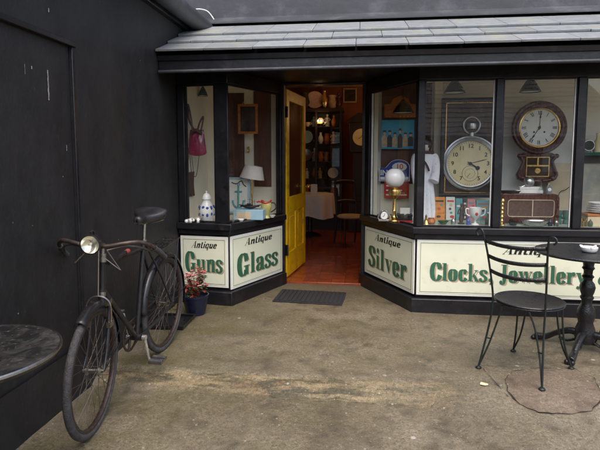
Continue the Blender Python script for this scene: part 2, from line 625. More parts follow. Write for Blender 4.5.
def text_obj(name, s, size, mat, parent, loc, rot=(R_(90), 0, 0), bold=0.0, xs=1.0, shear=0.0, ext=.001):
    cu = bpy.data.curves.new(name, 'FONT')
    cu.body = s
    cu.size = size
    cu.align_x = 'CENTER'
    cu.align_y = 'CENTER'
    cu.extrude = ext
    cu.offset = bold
    cu.shear = shear
    t = bpy.data.objects.new('tmp_text', cu)
    COL.objects.link(t)
    dg = bpy.context.evaluated_depsgraph_get()
    me = bpy.data.meshes.new_from_object(t.evaluated_get(dg))
    bpy.data.objects.remove(t)
    me.materials.clear()
    me.materials.append(MT[mat] if isinstance(mat, str) else mat)
    o = bpy.data.objects.new(name, me)
    COL.objects.link(o)
    o.parent = parent
    o.location = loc
    o.rotation_euler = rot
    o.scale = (xs, 1, 1)
    return o


# ------------------------------------------------------------------ painted lettering (fat-face hand lettering)
def RR(x0, y0, x1, y1):
    return ('P', [(x0, y0), (x1, y0), (x1, y1), (x0, y1)])


def SS(*p, w=(.035, .2), closed=False):
    return ('S', list(p), w, closed)


def DD(x, y, r):
    return ('D', x, y, r)


GL = {
    'l': (.36, [RR(.07, 0, .27, 1), RR(.0, 0, .34, .035), RR(.0, .965, .1, 1)]),
    'i': (.36, [RR(.07, 0, .27, .64), RR(.0, 0, .34, .035), RR(.0, .605, .1, .64), DD(.17, .88, .095)]),
    'n': (.68, [RR(.07, 0, .25, .64), RR(.0, 0, .31, .035), RR(.0, .605, .1, .64), SS((.24, .45), (.32, .59), (.42, .63), (.50, .56), (.51, .42), (.51, .2), (.51, 0), w=(.035, .18)), RR(.37, 0, .67, .035)]),
    'u': (.68, [SS((.15, .64), (.15, .4), (.15, .2), (.19, .05), (.28, .01), (.37, .06), (.43, .2), w=(.035, .18)), RR(.42, 0, .60, .64), RR(.0, .605, .16, .64), RR(.33, .605, .5, .64), RR(.5, 0, .67, .035)]),
    's': (.48, [SS((.40, .46), (.36, .57), (.25, .63), (.13, .59), (.09, .49), (.15, .39), (.27, .31), (.36, .22), (.37, .11), (.30, .03), (.20, .0), (.09, .05), (.04, .18), w=(.05, .15)), RR(.37, .43, .42, .63), RR(.02, 0, .07, .2)]),
    'a': (.60, [SS((.10, .47), (.15, .58), (.27, .63), (.38, .58), (.42, .46), (.42, .25), (.43, .1), (.50, .02), (.57, .06), w=(.035, .19)), DD(.12, .47, .08), SS((.40, .38), (.25, .32), (.13, .23), (.11, .12), (.17, .03), (.28, .03), (.38, .13), w=(.035, .17))]),
    'e': (.54, [SS((.42, .34), (.41, .5), (.34, .61), (.26, .63), (.15, .56), (.11, .4), (.11, .24), (.16, .08), (.27, .01), (.38, .05), (.46, .17), w=(.035, .19)), RR(.15, .30, .45, .34)]),
    'o': (.58, [SS((.27, .63), (.14, .55), (.10, .32), (.14, .09), (.27, .0), (.40, .09), (.44, .32), (.40, .55), w=(.035, .2), closed=True)]),
    'c': (.52, [SS((.42, .48), (.36, .6), (.27, .63), (.15, .56), (.11, .4), (.11, .24), (.16, .08), (.27, .01), (.38, .05), (.46, .17), w=(.035, .19)), DD(.38, .47, .085)]),
    'k': (.68, [RR(.07, 0, .26, 1), RR(.0, 0, .33, .035), RR(.0, .965, .1, 1), ('P', [(.26, .26), (.5, .62), (.55, .62), (.30, .24)]), ('P', [(.30, .36), (.40, .42), (.66, .02), (.46, .02)]), RR(.40, .605, .62, .64), RR(.42, 0, .70, .035)]),
    'r': (.52, [RR(.07, 0, .27, .64), RR(.0, 0, .35, .035), RR(.0, .605, .1, .64), SS((.25, .42), (.31, .57), (.40, .63), (.46, .58), w=(.035, .1)), DD(.42, .53, .09)]),
    'v': (.58, [('P', [(.04, .62), (.25, .62), (.38, .18), (.30, 0)]), ('P', [(.47, .62), (.51, .62), (.33, .0), (.30, .02)]), RR(-.02, .605, .30, .64), RR(.38, .605, .58, .64)]),
    'w': (.84, [('P', [(.03, .62), (.22, .62), (.33, .18), (.27, 0)]), ('P', [(.36, .62), (.40, .62), (.29, .0), (.27, .02)]), ('P', [(.34, .62), (.53, .62), (.63, .18), (.57, 0)]), ('P', [(.73, .62), (.77, .62), (.60, .0), (.57, .02)]), RR(-.02, .605, .27, .64), RR(.31, .605, .57, .64), RR(.66, .605, .84, .64)]),
    'y': (.58, [('P', [(.04, .62), (.25, .62), (.38, .18), (.30, 0)]), SS((.49, .62), (.40, .3), (.32, 0), (.25, -.19), (.15, -.25), w=(.035, .045)), DD(.13, -.19, .08), RR(-.02, .605, .30, .64), RR(.38, .605, .58, .64)]),
    'J': (.52, [RR(.20, .08, .41, 1), RR(.10, .965, .50, 1), SS((.31, .1), (.28, -.06), (.18, -.11), (.08, -.06), w=(.04, .12)), DD(.11, .0, .09)]),
    'G': (.80, [SS((.60, .66), (.54, .88), (.42, .99), (.30, .98), (.18, .84), (.13, .6), (.13, .4), (.18, .16), (.30, .02), (.42, .01), (.52, .1), (.56, .22), w=(.04, .23)), RR(.50, .0, .70, .42), RR(.40, .40, .78, .44), RR(.60, .64, .65, 1)]),
    'S': (.64, [SS((.54, .70), (.47, .90), (.33, .98), (.18, .92), (.13, .77), (.20, .62), (.36, .49), (.48, .36), (.50, .18), (.42, .05), (.28, .01), (.14, .08), (.06, .28), w=(.06, .20)), RR(.51, .68, .56, 1), RR(.04, 0, .09, .32)]),
    'C': (.70, [SS((.60, .66), (.54, .88), (.42, .99), (.30, .98), (.18, .84), (.13, .6), (.13, .4), (.18, .16), (.30, .02), (.42, .01), (.54, .1), (.62, .3), w=(.04, .23)), RR(.59, .64, .64, 1)]),
    ',': (.30, [DD(.14, .09, .1), SS((.2, .1), (.2, -.05), (.12, -.16), w=(.03, .06))]),
    '&': (.80, [SS((.72, .45), (.62, .2), (.48, .04), (.30, .0), (.14, .1), (.11, .28), (.22, .46), (.38, .58), (.48, .74), (.44, .92), (.34, .98), (.24, .9), (.24, .74), (.36, .5), (.54, .22), (.74, .02), w=(.05, .17))]),
    ' ': (.30, []),
    'A': (.74, [('P', [(.0, 0), (.05, 0), (.44, 1), (.38, .98)]), ('P', [(.38, .98), (.50, 1), (.68, 0), (.48, 0)]), RR(.17, .30, .5, .345), RR(-.06, 0, .15, .035), RR(.40, 0, .76, .035)]),
    't': (.42, [SS((.17, .86), (.17, .5), (.17, .2), (.21, .04), (.30, .02), (.38, .12), w=(.035, .15)), RR(.02, .605, .36, .64)]),
    'q': (.62, [SS((.46, .5), (.36, .62), (.24, .62), (.12, .5), (.10, .3), (.14, .08), (.26, .01), (.40, .12), w=(.035, .17)), RR(.42, -.28, .56, .64), RR(.34, -.28, .66, -.245)]),
}
for ch in 'nuie':
    pass


def letter(mb, ch, ox, oy, sx, sy, sh, z, mi):
    def T(p, zz):
        return Vector((ox + p[0] * sx + p[1] * sy * sh, oy + p[1] * sy, zz))
    k = 0
    for it in GL[ch][1]:
        zz = z + .00025 * k
        k += 1
        if it[0] == 'P':
            mb.face([T(p, zz) for p in it[1]], mi)
        elif it[0] == 'D':
            _, x, y, r = it
            ry = r * sx / sy
            mb.face([T((x + r * math.cos(a * math.pi / 8), y + ry * 1.15 * math.sin(a * math.pi / 8)), zz) for a in range(16)], mi)
        else:
            _, pts, (w0, w1), closed = it
            P = cr([(p[0], p[1], 0) for p in pts], 6, closed)
            n = len(P)
            L, Rr = [], []
            for i in range(n):
                a = P[(i - 1) % n] if closed or i else P[i]
                b = P[(i + 1) % n] if closed or i < n - 1 else P[i]
                t = (b - a).normalized()
                w = (w0 + .022 + (w1 + .025 - w0) * abs(t.y) ** 1.4) / 2
                nn = Vector((-t.y, t.x, 0))
                L.append(T(P[i] + nn * w, zz))
                Rr.append(T(P[i] - nn * w, zz))
            m = n if closed else n - 1

            def fn():
                A = [mb.bm.verts.new(p) for p in L]
                B = [mb.bm.verts.new(p) for p in Rr]
                for i in range(m):
                    j = (i + 1) % n
                    mb.bm.faces.new((A[i], A[j], B[j], B[i]))
            mb._new(fn, mi)


def width(s, sp=.03):
    return sum(GL[c][0] + sp for c in s)


def lettering(s, cx, y, h, w, shear, z, mi=0, sp=.03):
    """string centred on cx, baseline y, cap height h, total width w"""
    mb = MB()
    sx = w / width(s, sp)
    x = cx - w / 2
    for c in s:
        letter(mb, c, x, y, sx, h, shear, z, mi)
        x += (GL[c][0] + sp) * sx
    return mb


# ------------------------------------------------------------------ world and light
w = bpy.data.worlds.new('World')
SC.world = w
w.use_nodes = True
nt = w.node_tree
bg = nt.nodes['Background']
sky = nt.nodes.new('ShaderNodeTexSky')
sky.sky_type = 'NISHITA'
sky.sun_disc = False
SUN_EL, SUN_ROT = 62.0, 165.0
sky.sun_elevation = R_(SUN_EL)
sky.sun_rotation = R_(SUN_ROT)
sky.air_density = 1.0
sky.dust_density = 4.0
sky.ozone_density = .6
nt.links.new(sky.outputs[0], bg.inputs[0])
bg.inputs[1].default_value = .12
sl = bpy.data.lights.new('sun', 'SUN')
sl.energy = .8
sl.angle = R_(75)
sl.color = (1, .97, .93)
so = bpy.data.objects.new('sun', sl)
COL.objects.link(so)
sd = Vector((math.sin(R_(SUN_ROT)) * math.cos(R_(SUN_EL)), math.cos(R_(SUN_ROT)) * math.cos(R_(SUN_EL)), math.sin(R_(SUN_EL))))
so.rotation_euler = sd.to_track_quat('Z', 'Y').to_euler()
SC.view_settings.view_transform = 'Standard'
SC.view_settings.look = 'None'
SC.view_settings.exposure = 1.35
SC.view_settings.gamma = 1
SC.render.engine = 'CYCLES'
SC.cycles.use_denoising = True
SC.cycles.max_bounces = 10
SC.cycles.transparent_max_bounces = 16
SC.cycles.sample_clamp_indirect = 4
SC.cycles.caustics_reflective = False
SC.cycles.caustics_refractive = False

# ------------------------------------------------------------------ pavement
LOW = -.08


def sstep(a, b, x):
    t = max(0, min(1, (x - a) / (b - a)))
    return t * t * (3 - 2 * t)


def gz(x, y):
    top = 3.05 - .01 * x + .02 * noise.noise((x * 2.1, 3.3, 0)) + .012 * noise.noise((x * 9, 1.3, 0))
    run = .16 + .9 * sstep(.35, .9, x)           # the step fades into a slope towards the café table
    a = top - run
    t = max(0, min(1, (y - a) / run))
    if x < .6:
        t = t ** .75
    z = LOW * (1 - t)
    z += .006 * noise.noise((x * 1.3, y * 1.3, 5)) + .0025 * noise.noise((x * 6, y * 6, 2))
    if abs(y - (top - run / 2)) < .14 and x < .75:
        z += .010 * noise.noise((x * 14, y * 14, 7)) * (1 - x / .75 if x > 0 else 1)
    return z


def pavement():
    xs, ys = [], []
    x = -1.76
    while x < 4.6:
        xs.append(x)
        x += .035 if x < 1.8 else .12
    y = 5.40
    while y > -1.0:
        ys.append(y)
        y -= .018 if 2.7 < y < 3.2 else (.04 if y > 1.4 else .15)
    bm = bmesh.new()
    V = [[bm.verts.new((x, y, gz(x, y))) for y in ys] for x in xs]
    for i in range(len(xs) - 1):
        for j in range(len(ys) - 1):
            bm.faces.new((V[i][j], V[i][j + 1], V[i + 1][j + 1], V[i + 1][j]))
    me = bpy.data.meshes.new('pavement')
    bmesh.ops.recalc_face_normals(bm, faces=bm.faces)
    bm.to_mesh(me)
    bm.free()
    mo = me.attributes.new('moss', 'FLOAT', 'POINT')
    pa = me.attributes.new('pale', 'FLOAT', 'POINT')
    sa_ = me.attributes.new('strip', 'FLOAT', 'POINT')
    for i, v in enumerate(me.vertices):
        x, y, z = v.co
        wob = .12 * noise.noise((x * 3, y * 3, 0))
        d_step = abs(y - 2.93 + wob * .5)
        m_ = .5 * math.exp(-(d_step / .13) ** 2) * (1 - sstep(.2, .8, x)) * (1 if x < -.5 else .7)
        m_ = max(m_, .85 * (1 - sstep(-1.45, -.45, x + 2 * wob)) * (1 if y > 2.9 else .8))
        m_ = max(m_, .6 * math.exp(-((x + .3 + 3 * wob) / .5) ** 2 - ((y - 3.6) / .5) ** 2))
        m_ = max(m_, .35 * sstep(3.3, 4.4, y) * (1 - sstep(-1.0, -.3, x)))
        m_ = max(m_, .20 - .12 * sstep(-.4, .6, x))
        mo.data[i].value = m_
        ed = .035 * noise.noise((x * 5, 1, 1)) + .018 * noise.noise((x * 19, 4, 1))
        p_ = .9 * math.exp(-((y - 3.045 + ed * .5) / .020) ** 2) * max(0, .55 + noise.noise((x * 3.1, 8, 2))) * (1 - sstep(.0, .5, x))
        p_ = max(p_, .5 * math.exp(-((y - 2.87 + ed) / .022) ** 2) * max(0, .5 + noise.noise((x * 2.3, 2, 7))))
        sa_.data[i].value = .9 * sstep(2.84 - .04 * x, 2.90 - .04 * x, y + ed) * (1 - sstep(3.02, 3.05, y + ed * .4)) * (1 - .55 * sstep(-.2, .5, x)) * (1 - sstep(.5, .85, x))
        p_ = max(p_, .8 * math.exp(-((x - .78) / .16) ** 2 - ((y - 2.85) / .17) ** 2))
        p_ = max(p_, .9 * math.exp(-((x + 1.70) / .05) ** 2) * (y < 4.2))
        p_ = max(p_, .6 * math.exp(-((y - 5.2) / .12) ** 2))
        p_ = max(p_, .12)
        pa.data[i].value = p_
    me.materials.append(MT['concrete'])
    me.shade_smooth()
    o = bpy.data.objects.new('pavement', me)
    COL.objects.link(o)
    struct(o)


pavement()
g = MB()
g.face([(-80, -80, -.16), (80, -80, -.16), (80, 80, -.16), (-80, 80, -.16)])
struct(g.build('ground', 'concrete'))
# worn slab let into the pavement, with an octagonal crack round it
def patch():
    c = onZ(549, 390, -.01)
    pts = [(505, 381), (512, 373), (545, 369), (575, 371), (594, 380), (603, 399), (592, 410), (572, 413), (538, 411), (519, 404), (508, 393)]
    P = [onZ(u, v, -.01) for u, v in pts]
    P = [Vector((p.x, p.y, 0)) for p in P]
    ring = [P[i].lerp(P[(i + 1) % len(P)], k / 7) for i in range(len(P)) for k in range(7)]
    ring = [p + Vector((.010 * noise.noise((p.x * 25, p.y * 25, 1)), .010 * noise.noise((p.x * 25, p.y * 25, 9)), 0)) for p in ring]
    mb = MB()
    n = len(ring)
    cc = Vector((c.x, c.y, 0))
    def pt(i, t):
        p = cc.lerp(ring[i % n], t)
        return Vector((p.x, p.y, gz(p.x, p.y) + .005))
    def fn():
        rows = [[mb.bm.verts.new(pt(i, t)) for i in range(n)] for t in (.05, .25, .45, .65, .82, .985)]
        for a, b in zip(rows, rows[1:]):
            for i in range(n):
                mb.bm.faces.new((a[i], a[(i + 1) % n], b[(i + 1) % n], b[i]))
        mb.bm.faces.new(rows[0])
    mb._new(fn, 0)
    # the crack
    def ribbon(path, w, closed):
        m = len(path)
        def f2():
            L, Rr = [], []
            for i in range(m):
                a = path[(i - 1) % m] if closed or i else path[i]
                b = path[(i + 1) % m] if closed or i < m - 1 else path[i]
                t = (b - a).normalized()
                nn = Vector((-t.y, t.x, 0))
                ww = w * max(.12, .5 + 1.3 * noise.noise((path[i].x * 14, path[i].y * 14, 3)))
                for lst, s_ in ((L, 1), (Rr, -1)):
                    q = path[i] + nn * ww * s_
                    lst.append(mb.bm.verts.new((q.x, q.y, gz(q.x, q.y) + .0075)))
            for i in range(m if closed else m - 1):
                j = (i + 1) % m
                mb.bm.faces.new((L[i], L[j], Rr[j], Rr[i]))
        mb._new(f2, 1)
    ribbon(ring, .0034, True)
    for a, b in (((482, 366), (574, 370)), ((483, 369), (496, 384)), ((496, 384), (508, 396))):
        pa_, pb_ = onZ(*a, 0), onZ(*b, 0)
        path = [Vector((pa_.x + (pb_.x - pa_.x) * t / 12, pa_.y + (pb_.y - pa_.y) * t / 12, 0)) + Vector((0, .008 * noise.noise((t * 1.7, pa_.x, 0)), 0)) for t in range(13)]
        ribbon(path, .0025, False)
    o = mb.build('concrete_patch', ['concrete_red', 'crack'], recalc=True)
    struct(o)


patch()

# ------------------------------------------------------------------ building on the left
side = thing('side_building', 'black painted rendered building with a blocked doorway, along the left of the yard', 'building', (-1.71, 2.2, 0))
mb = MB()
# wall in three pieces round the recessed doorway
mb.box((-2.0, -3.0, -.15), (-1.71, .9, 2.62))
mb.box((-2.0, .9, 2.03), (-1.71, 2.85, 2.62))
mb.box((-2.0, 2.85, -.15), (-1.71, 5.9, 2.62))
mb.build('wall', 'wall_black', side, world=True)
mb = MB()
mb.box((-2.0, .9, -.15), (-1.722, 2.842, 2.029))
dp = mb.build('door_panel', 'wall_black', side, world=True)
mb = MB()
mb.box((-1.712, 2.855, -.1), (-1.703, 2.88, 2.035))
mb.box((-1.712, .84, 2.030), (-1.692, 2.885, 2.062))
mb.build('door_frame', 'black_paint', side, world=True, bevel=.004)
# skirting in wet render
mb = MB()
mb.grid(lambda u, v: Vector((-1.708 + .012 * (1 - v) + .004 * noise.noise((u * 30, v * 4, 0)), -1 + u * 5.4, -.1 + v * .32)), 80, 6)
mb.build('render_skirting', 'wall_black', side, world=True)
# dried drips of pale paint
for (u, v0, v1, wd) in ((47, 70, 100, 1.7), (48, 8, 12, 1.4), (24, 64, 74, .5), (66, 145, 151, .7), (31, 66, 69, 1.2)):
    mb = MB()
    yy = onX(u, v0, -1.722 if v0 > 40 and u < 70 else -1.71)
    zb = onX(u, v1, yy.x)
    wm = px(wd, yy.y) * 1.2
    n = 9
    xx = yy.x + .0035
    L = [Vector((xx, yy.y - wm * (.5 + .5 * noise.noise((i * .9, u, 0))), yy.z + (zb.z - yy.z) * i / n)) for i in range(n + 1)]
    Rr = [Vector((xx, yy.y + wm * (.5 + .5 * noise.noise((i * .9, u, 5))), yy.z + (zb.z - yy.z) * i / n)) for i in range(n + 1)]
    for i in range(n):
        mb.face([L[i], Rr[i], Rr[i + 1], L[i + 1]])
    mb.build('paint_drip', 'old_paint', side, world=True)
# eaves board, gutter and roof
mb = MB()
mb.box((-1.74, -3, 2.60), (-1.66, 5.28, 2.66))
mb.build('eaves_board', 'black_paint', side, world=True, bevel=.006)
mb = MB()
prof = []
path = [(-1.60, -3, 2.70), (-1.60, 5.25, 2.70)]
mb.tube(path, .085, 18)
mb.build('gutter', 'upper_wall', side, world=True)
mb = MB()
mb.hexa([(-1.72, -3, 2.72), (-1.72, 5.9, 2.72), (-4.5, 5.9, 4.4), (-4.5, -3, 4.4), (-1.72, -3, 2.77), (-1.72, 5.9, 2.77), (-4.5, 5.9, 4.45), (-4.5, -3, 4.45)])
mb.build('roof', 'slate', side, world=True)

# ------------------------------------------------------------------ the shop
shop = thing('antique_shop', 'black antique shop with slate canopy, bay windows and an open yellow door', 'shop', (0, 5.36, 0))
L0, L1, L2 = Vector((-1.70, 4.56, 0)), Vector((-1.205, 4.50, 0)), Vector((-.835, 5.34, 0))
R0, R1, R2 = Vector((.055, 5.40, 0)), Vector((.505, 4.50, 0)), Vector((4.4, 4.50, 0))
SILL, HEAD = .765, 2.045


class Face:
    def __init__(s, A, B):
        s.A, s.L = A.copy(), (B - A).length
        s.d = (B - A).normalized()
        s.n = Vector((s.d.y, -s.d.x, 0))

    def p(s, t, z, o=0.0):
        return s.A + s.d * t + s.n * o + Vector((0, 0, z))

    def box(s, mb, t0, t1, z0, z1, o0, o1, mi=0):
        mb.hexa([s.p(t0, z0, o1), s.p(t1, z0, o1), s.p(t1, z0, o0), s.p(t0, z0, o0), s.p(t0, z1, o1), s.p(t1, z1, o1), s.p(t1, z1, o0), s.p(t0, z1, o0)], mi)

    def mat(s, t, z, o=0.0):
        m = Matrix((s.d, Vector((0, 0, 1)), s.n)).transposed().to_4x4()
        return Matrix.Translation(s.p(t, z, o)) @ m


FG, FL, FS, FC = Face(L0, L1), Face(L1, L2), Face(R0, R1), Face(R1, R2)


def offs(poly, d):
    """offset an open polyline towards the viewer by mitred d"""
    out = []
    for i, p in enumerate(poly):
        ns = []
        if i:
            e = (p - poly[i - 1]).normalized()
            ns.append(Vector((e.y, -e.x, 0)))
        if i < len(poly) - 1:
            e = (poly[i + 1] - p).normalized()
            ns.append(Vector((e.y, -e.x, 0)))
        if len(ns) == 2:
            b_ = (ns[0] + ns[1]).normalized()
            out.append(p + b_ * (d / max(.3, b_.dot(ns[0]))))
        else:
            out.append(p + ns[0] * d)
    return out


LP, RP = [L0, L1, L2], [R0, R1, R2]


def band(mb, poly, z0, z1, o0, o1):
    a, b_ = offs(poly, o0), offs(poly, o1)
    pts = [(p.x, p.y) for p in b_] + [(p.x, p.y) for p in reversed(a)]
    mb.prism(pts, z0, z1)


for nm, z0, z1, o0, o1 in (('plinth', -.06, .125, -.03, .062), ('stall_riser', .127, .655, -.03, .0), ('sill', .657, .705, -.05, .032), ('sill_nosing', .705, SILL, -.09, .062), ('window_head', HEAD, 2.17, -.06, .004)):
    for poly in (LP, RP):
        mb = MB()
        band(mb, poly, z0, z1, o0, o1)
        mb.build(nm, 'black_paint', shop, world=True, bevel=.007)
# posts
def post(F, t0, t1, o0=-.055, o1=.006, name='window_post'):
    mb = MB()
    F.box(mb, t0, t1, SILL + .001, HEAD - .001, o0, o1)
    mb.build(name, 'black_paint', shop, world=True, bevel=.005)


def corner_post(P, wa, wb, F1, F2):
    """post with the plan of the corner"""
    a = P - F1.d * wa
    b_ = P + F2.d * wb
    poly = [a + F1.n * .006, P + (F1.n + F2.n).normalized() * .008, b_ + F2.n * .006, b_ - F2.n * .05, P - (F1.n + F2.n).normalized() * .06, a - F1.n * .05]
    mb = MB()
    mb.prism([(p.x, p.y) for p in poly], SILL + .001, HEAD - .001)
    mb.build('corner_post', 'black_paint', shop, world=True, bevel=.004)


post(FG, 0.0, .07)
corner_post(L1, .125, .012, FG, FL)
post(FL, FL.L - .035, FL.L)
post(FS, 0.0, .09)
corner_post(R1, .045, .05, FS, FC)
MULL = [(.645, .705), (1.305, 1.372), (1.975, 2.04), (2.64, 2.705)]
for t0, t1 in MULL:
    post(FC, t0, t1)


def window(F, t0, t1, bead=.014, pale=None):
    mb = MB()
    F.box(mb, t0, t0 + bead, SILL + .002, HEAD - .002, -.040, -.012)
    F.box(mb, t1 - bead, t1, SILL + .002, HEAD - .002, -.040, -.012)
    F.box(mb, t0 + bead, t1 - bead, SILL + .002, SILL + bead, -.040, -.012)
    F.box(mb, t0 + bead, t1 - bead, HEAD - bead, HEAD - .002, -.040, -.012)
    fr = mb.build('window_frame', 'black_paint', shop, world=True)
    if pale:
        mb = MB()
        q0, q1 = (t0 + bead, t0 + bead + .007) if pale == 'start' else (t1 - bead - .007, t1 - bead)
        F.box(mb, q0, q1, SILL + bead, HEAD - bead, -.036, -.016)
        o = mb.build('putty_bead', 'pearl', fr)
        for v in o.data.vertices:
            v.co -= Vector(shop.location)
    mb = MB()
    a, b_ = F.p(t0 + bead, SILL + bead, -.026), F.p(t1 - bead, HEAD - bead, -.026)
    mb.face([a, Vector((b_.x, b_.y, a.z)), b_, Vector((a.x, a.y, b_.z))])
    o = mb.build('pane', 'window_glass', fr, world=False)
    off = Vector(shop.location)
    for v in o.data.vertices:
        v.co -= off


window(FG, .071, FG.L - .127)
window(FL, .013, FL.L - .036, .011, 'start')
window(FS, .091, FS.L - .047, .011, 'start')
for (a, b_) in ((.051, .644), (.706, 1.304), (1.373, 1.974), (2.041, 2.639), (2.706, 3.6)):
    window(FC, a, b_, .011, 'end')

# doorway frame, threshold
mb = MB()
mb.box((-.862, 5.345, .0), (-.812, 5.46, 2.165))
mb.box((.020, 5.405, .0), (.062, 5.50, 2.165))
mb.box((-.811, 5.375, 2.146), (.019, 5.47, 2.166))
mb.build('door_frame', 'black_paint', shop, world=True, bevel=.004)
mb = MB()
mb.box((-.811, 5.33, -.05), (.04, 5.50, .022))
mb.build('threshold', 'red_tile', shop, world=True, bevel=.006)

# canopy: soffit, fascia, slates, lead flashing
YF, ZF = 4.16, 2.225
mb = MB()
mb.box((-1.705, YF + .03, 2.172), (4.4, 5.5, 2.192))
mb.build('soffit', 'black_paint', shop, world=True)
mb = MB()
mb.box((-1.705, YF, 2.105), (4.4, YF + .03, 2.225))
mb.build('fascia', 'black_paint', shop, world=True, bevel=.004)
mb = MB()
mb.tube([(-1.70, YF - .016, 2.098), (4.4, YF - .016, 2.125)], .014, 10)
mb.build('drip_rail', 'upper_wall', shop, world=True)
mb = MB()
rx0, run, rise = -1.705, 1.20, .555
sl_ = math.atan2(rise, run)
rd, rn = Vector((0, math.cos(sl_), math.sin(sl_))), Vector((0, -math.sin(sl_), math.cos(sl_)))
base = Vector((0, YF - .045, ZF - .005))
Ltot = math.hypot(run + .045, rise)
for c_ in range(3):
    s0 = c_ * .30 * (1 if c_ < 2 else 1.0)
    s1 = s0 + .52
    x = rx0 - (.0 if c_ % 2 == 0 else .21)
    k = 0
    while x < 4.4:
        wd = .42 + random.uniform(-.012, .012)
        xa, xb = max(x, rx0), x + wd - .004
        if xb > rx0 + .02:
            tn = random.uniform(.90, 1.07)
            if random.random() < .08:
                tn *= .85
            l0 = .016 + c_ * .0 + random.uniform(-.002, .002)
            skew = random.uniform(-.003, .003)
            z0_, z1_ = .030 + l0 * 0, .004
            P = []
            e = random.uniform(-.006, .006)
            for (xx, ss, hh) in ((xa, s0 + e, .040), (xb, s0 + e + skew, .040), (xb, s1, .002), (xa, s1, .002)):
                P.append(base + Vector((xx, 0, 0)) + rd * ss + rn * hh)
            T = [p + rn * .020 for p in P]
            mb.hexa(P + T, 0, tn)
        x += wd
        k += 1
rf = mb.build('slate_roof', 'slate', shop, world=True, bevel=.003)
mb = MB()
mb.hexa([base + rd * 0 + Vector((rx0, .03, -.03)), base + Vector((4.4, .03, -.03)), base + Vector((4.4, 0, 0)) + rd * 1.28 + rn * -.03, base + Vector((rx0, 0, 0)) + rd * 1.28 + rn * -.03,
         base + rd * .02 + Vector((rx0, .0, 0.0)), base + Vector((4.4, .0, 0.0)) + rd * .02, base + Vector((4.4, 0, 0)) + rd * 1.28, base + Vector((rx0, 0, 0)) + rd * 1.28])
mb.build('roof_deck', 'black_paint', shop, world=True)
mb = MB()
pz = base + rd * 1.12
mb.hexa([Vector((rx0, pz.y, pz.z + .05)), Vector((4.4, pz.y, pz.z + .05)), Vector((4.4, 5.36, 2.84)), Vector((rx0, 5.36, 2.84)),
         Vector((rx0, pz.y, pz.z + .062)), Vector((4.4, pz.y, pz.z + .062)), Vector((4.4, 5.36, 2.86)), Vector((rx0, 5.36, 2.86))])
mb.build('lead_flashing', 'upper_wall', shop, world=True)
mb = MB()
mb.box((-6.5, 5.36, 2.20), (4.4, 5.6, 5.2))
mb.build('wall', 'upper_wall', shop, world=True)
# display decks and backs
mb = MB()
mb.prism([(-1.70, 4.62), (-1.22, 4.56), (-.90, 5.30), (-.88, 5.44), (-1.70, 5.44)], SILL - .05, SILL - .002)
mb.build('display_deck', 'cream_wall', shop, world=True)
mb = MB()
mb.prism([(.14, 5.40), (.545, 4.56), (4.4, 4.56), (4.4, 5.46), (.14, 5.46)], SILL - .05, SILL - .002)
mb.build('display_deck', 'deck_cloth', shop, world=True)
mb = MB()
mb.box((-1.70, 5.45, 0), (-.868, 5.50, 2.19))
mb.box((-1.703, 4.64, SILL), (-1.692, 5.45, 2.168))
mb.build('display_back', 'cream_wall', shop, world=True)
mb = MB()
def rect_back(u0, v0, u1, v1, Y, o):
    a, b_ = onY(u0, v1, Y), onY(u1, v0, Y)
    mb.box((a.x, Y - o, a.z), (b_.x, Y, b_.z))
rect_back(229, 93, 244, 186, 5.45, .012)
rect_back(254.5, 91, 271, 186.5, 5.45, .012)
mb.build('display_panel', 'brown_wood', shop, world=True)
mb = MB()
mb.box((.066, 5.47, 0), (4.4, 5.52, 2.19))
mb.build('display_back', 'pale_wall', shop, world=True)
mb = MB()
a, b_ = onY(380, 225, 5.46), onY(432, 80, 5.46)
mb.box((a.x, 5.445, SILL + .33), (b_.x, 5.468, 2.168))
mb.build('display_panel', 'brown_wood', shop, world=True)
mb = MB()
mb.box((a.x, 5.443, SILL), (b_.x, 5.468, SILL + .327))
mb.build('display_panel', 'cream_wall', shop, world=True)
mb = MB()
a = onY(432, 200, 5.36)
mb.box((a.x, 5.32, SILL), (a.x + .075, 5.44, 2.168))
a = onY(373, 200, 5.44)
mb.box((.125, 5.36, SILL), (.125 + .06, 5.44, 2.168))
mb.build('display_post', 'cream_wall', shop, world=True)

mb = MB()
mb.prism([(-1.69, 4.63), (-1.23, 4.57), (-.91, 5.31), (-.89, 5.45), (-1.69, 5.45)], 2.150, 2.171)
mb.build('bounce_ceiling', 'cream_wall', shop, world=True)  # cream ceiling added under the black soffit to bounce daylight onto the display
mb = MB()
mb.prism([(.15, 5.40), (.555, 4.57), (4.4, 4.57), (4.4, 5.465), (.15, 5.465)], 2.150, 2.171)
mb.build('bounce_ceiling', 'cream_wall', shop, world=True)  # same added bounce surface, brightening the right bay
# the room behind
mb = MB()
mb.box((-3.2, 5.50, -.08), (4.4, 10.6, .014))
struct(mb.build('floor', 'red_tile'))
mb = MB()
mb.box((-3.3, 10.0, 0), (3.0, 10.1, 2.75))
mb.box((-3.3, 5.6, 0), (-3.2, 10.0, 2.75))
mb.box((3.0, 5.6, 0), (3.1, 10.0, 2.75))
mb.build('interior_wall', 'wall_orange', shop, world=True)
mb = MB()
mb.box((-3.3, 5.6, 2.75), (3.1, 10.1, 2.8))
mb.build('interior_ceiling', 'cream_wall', shop, world=True)

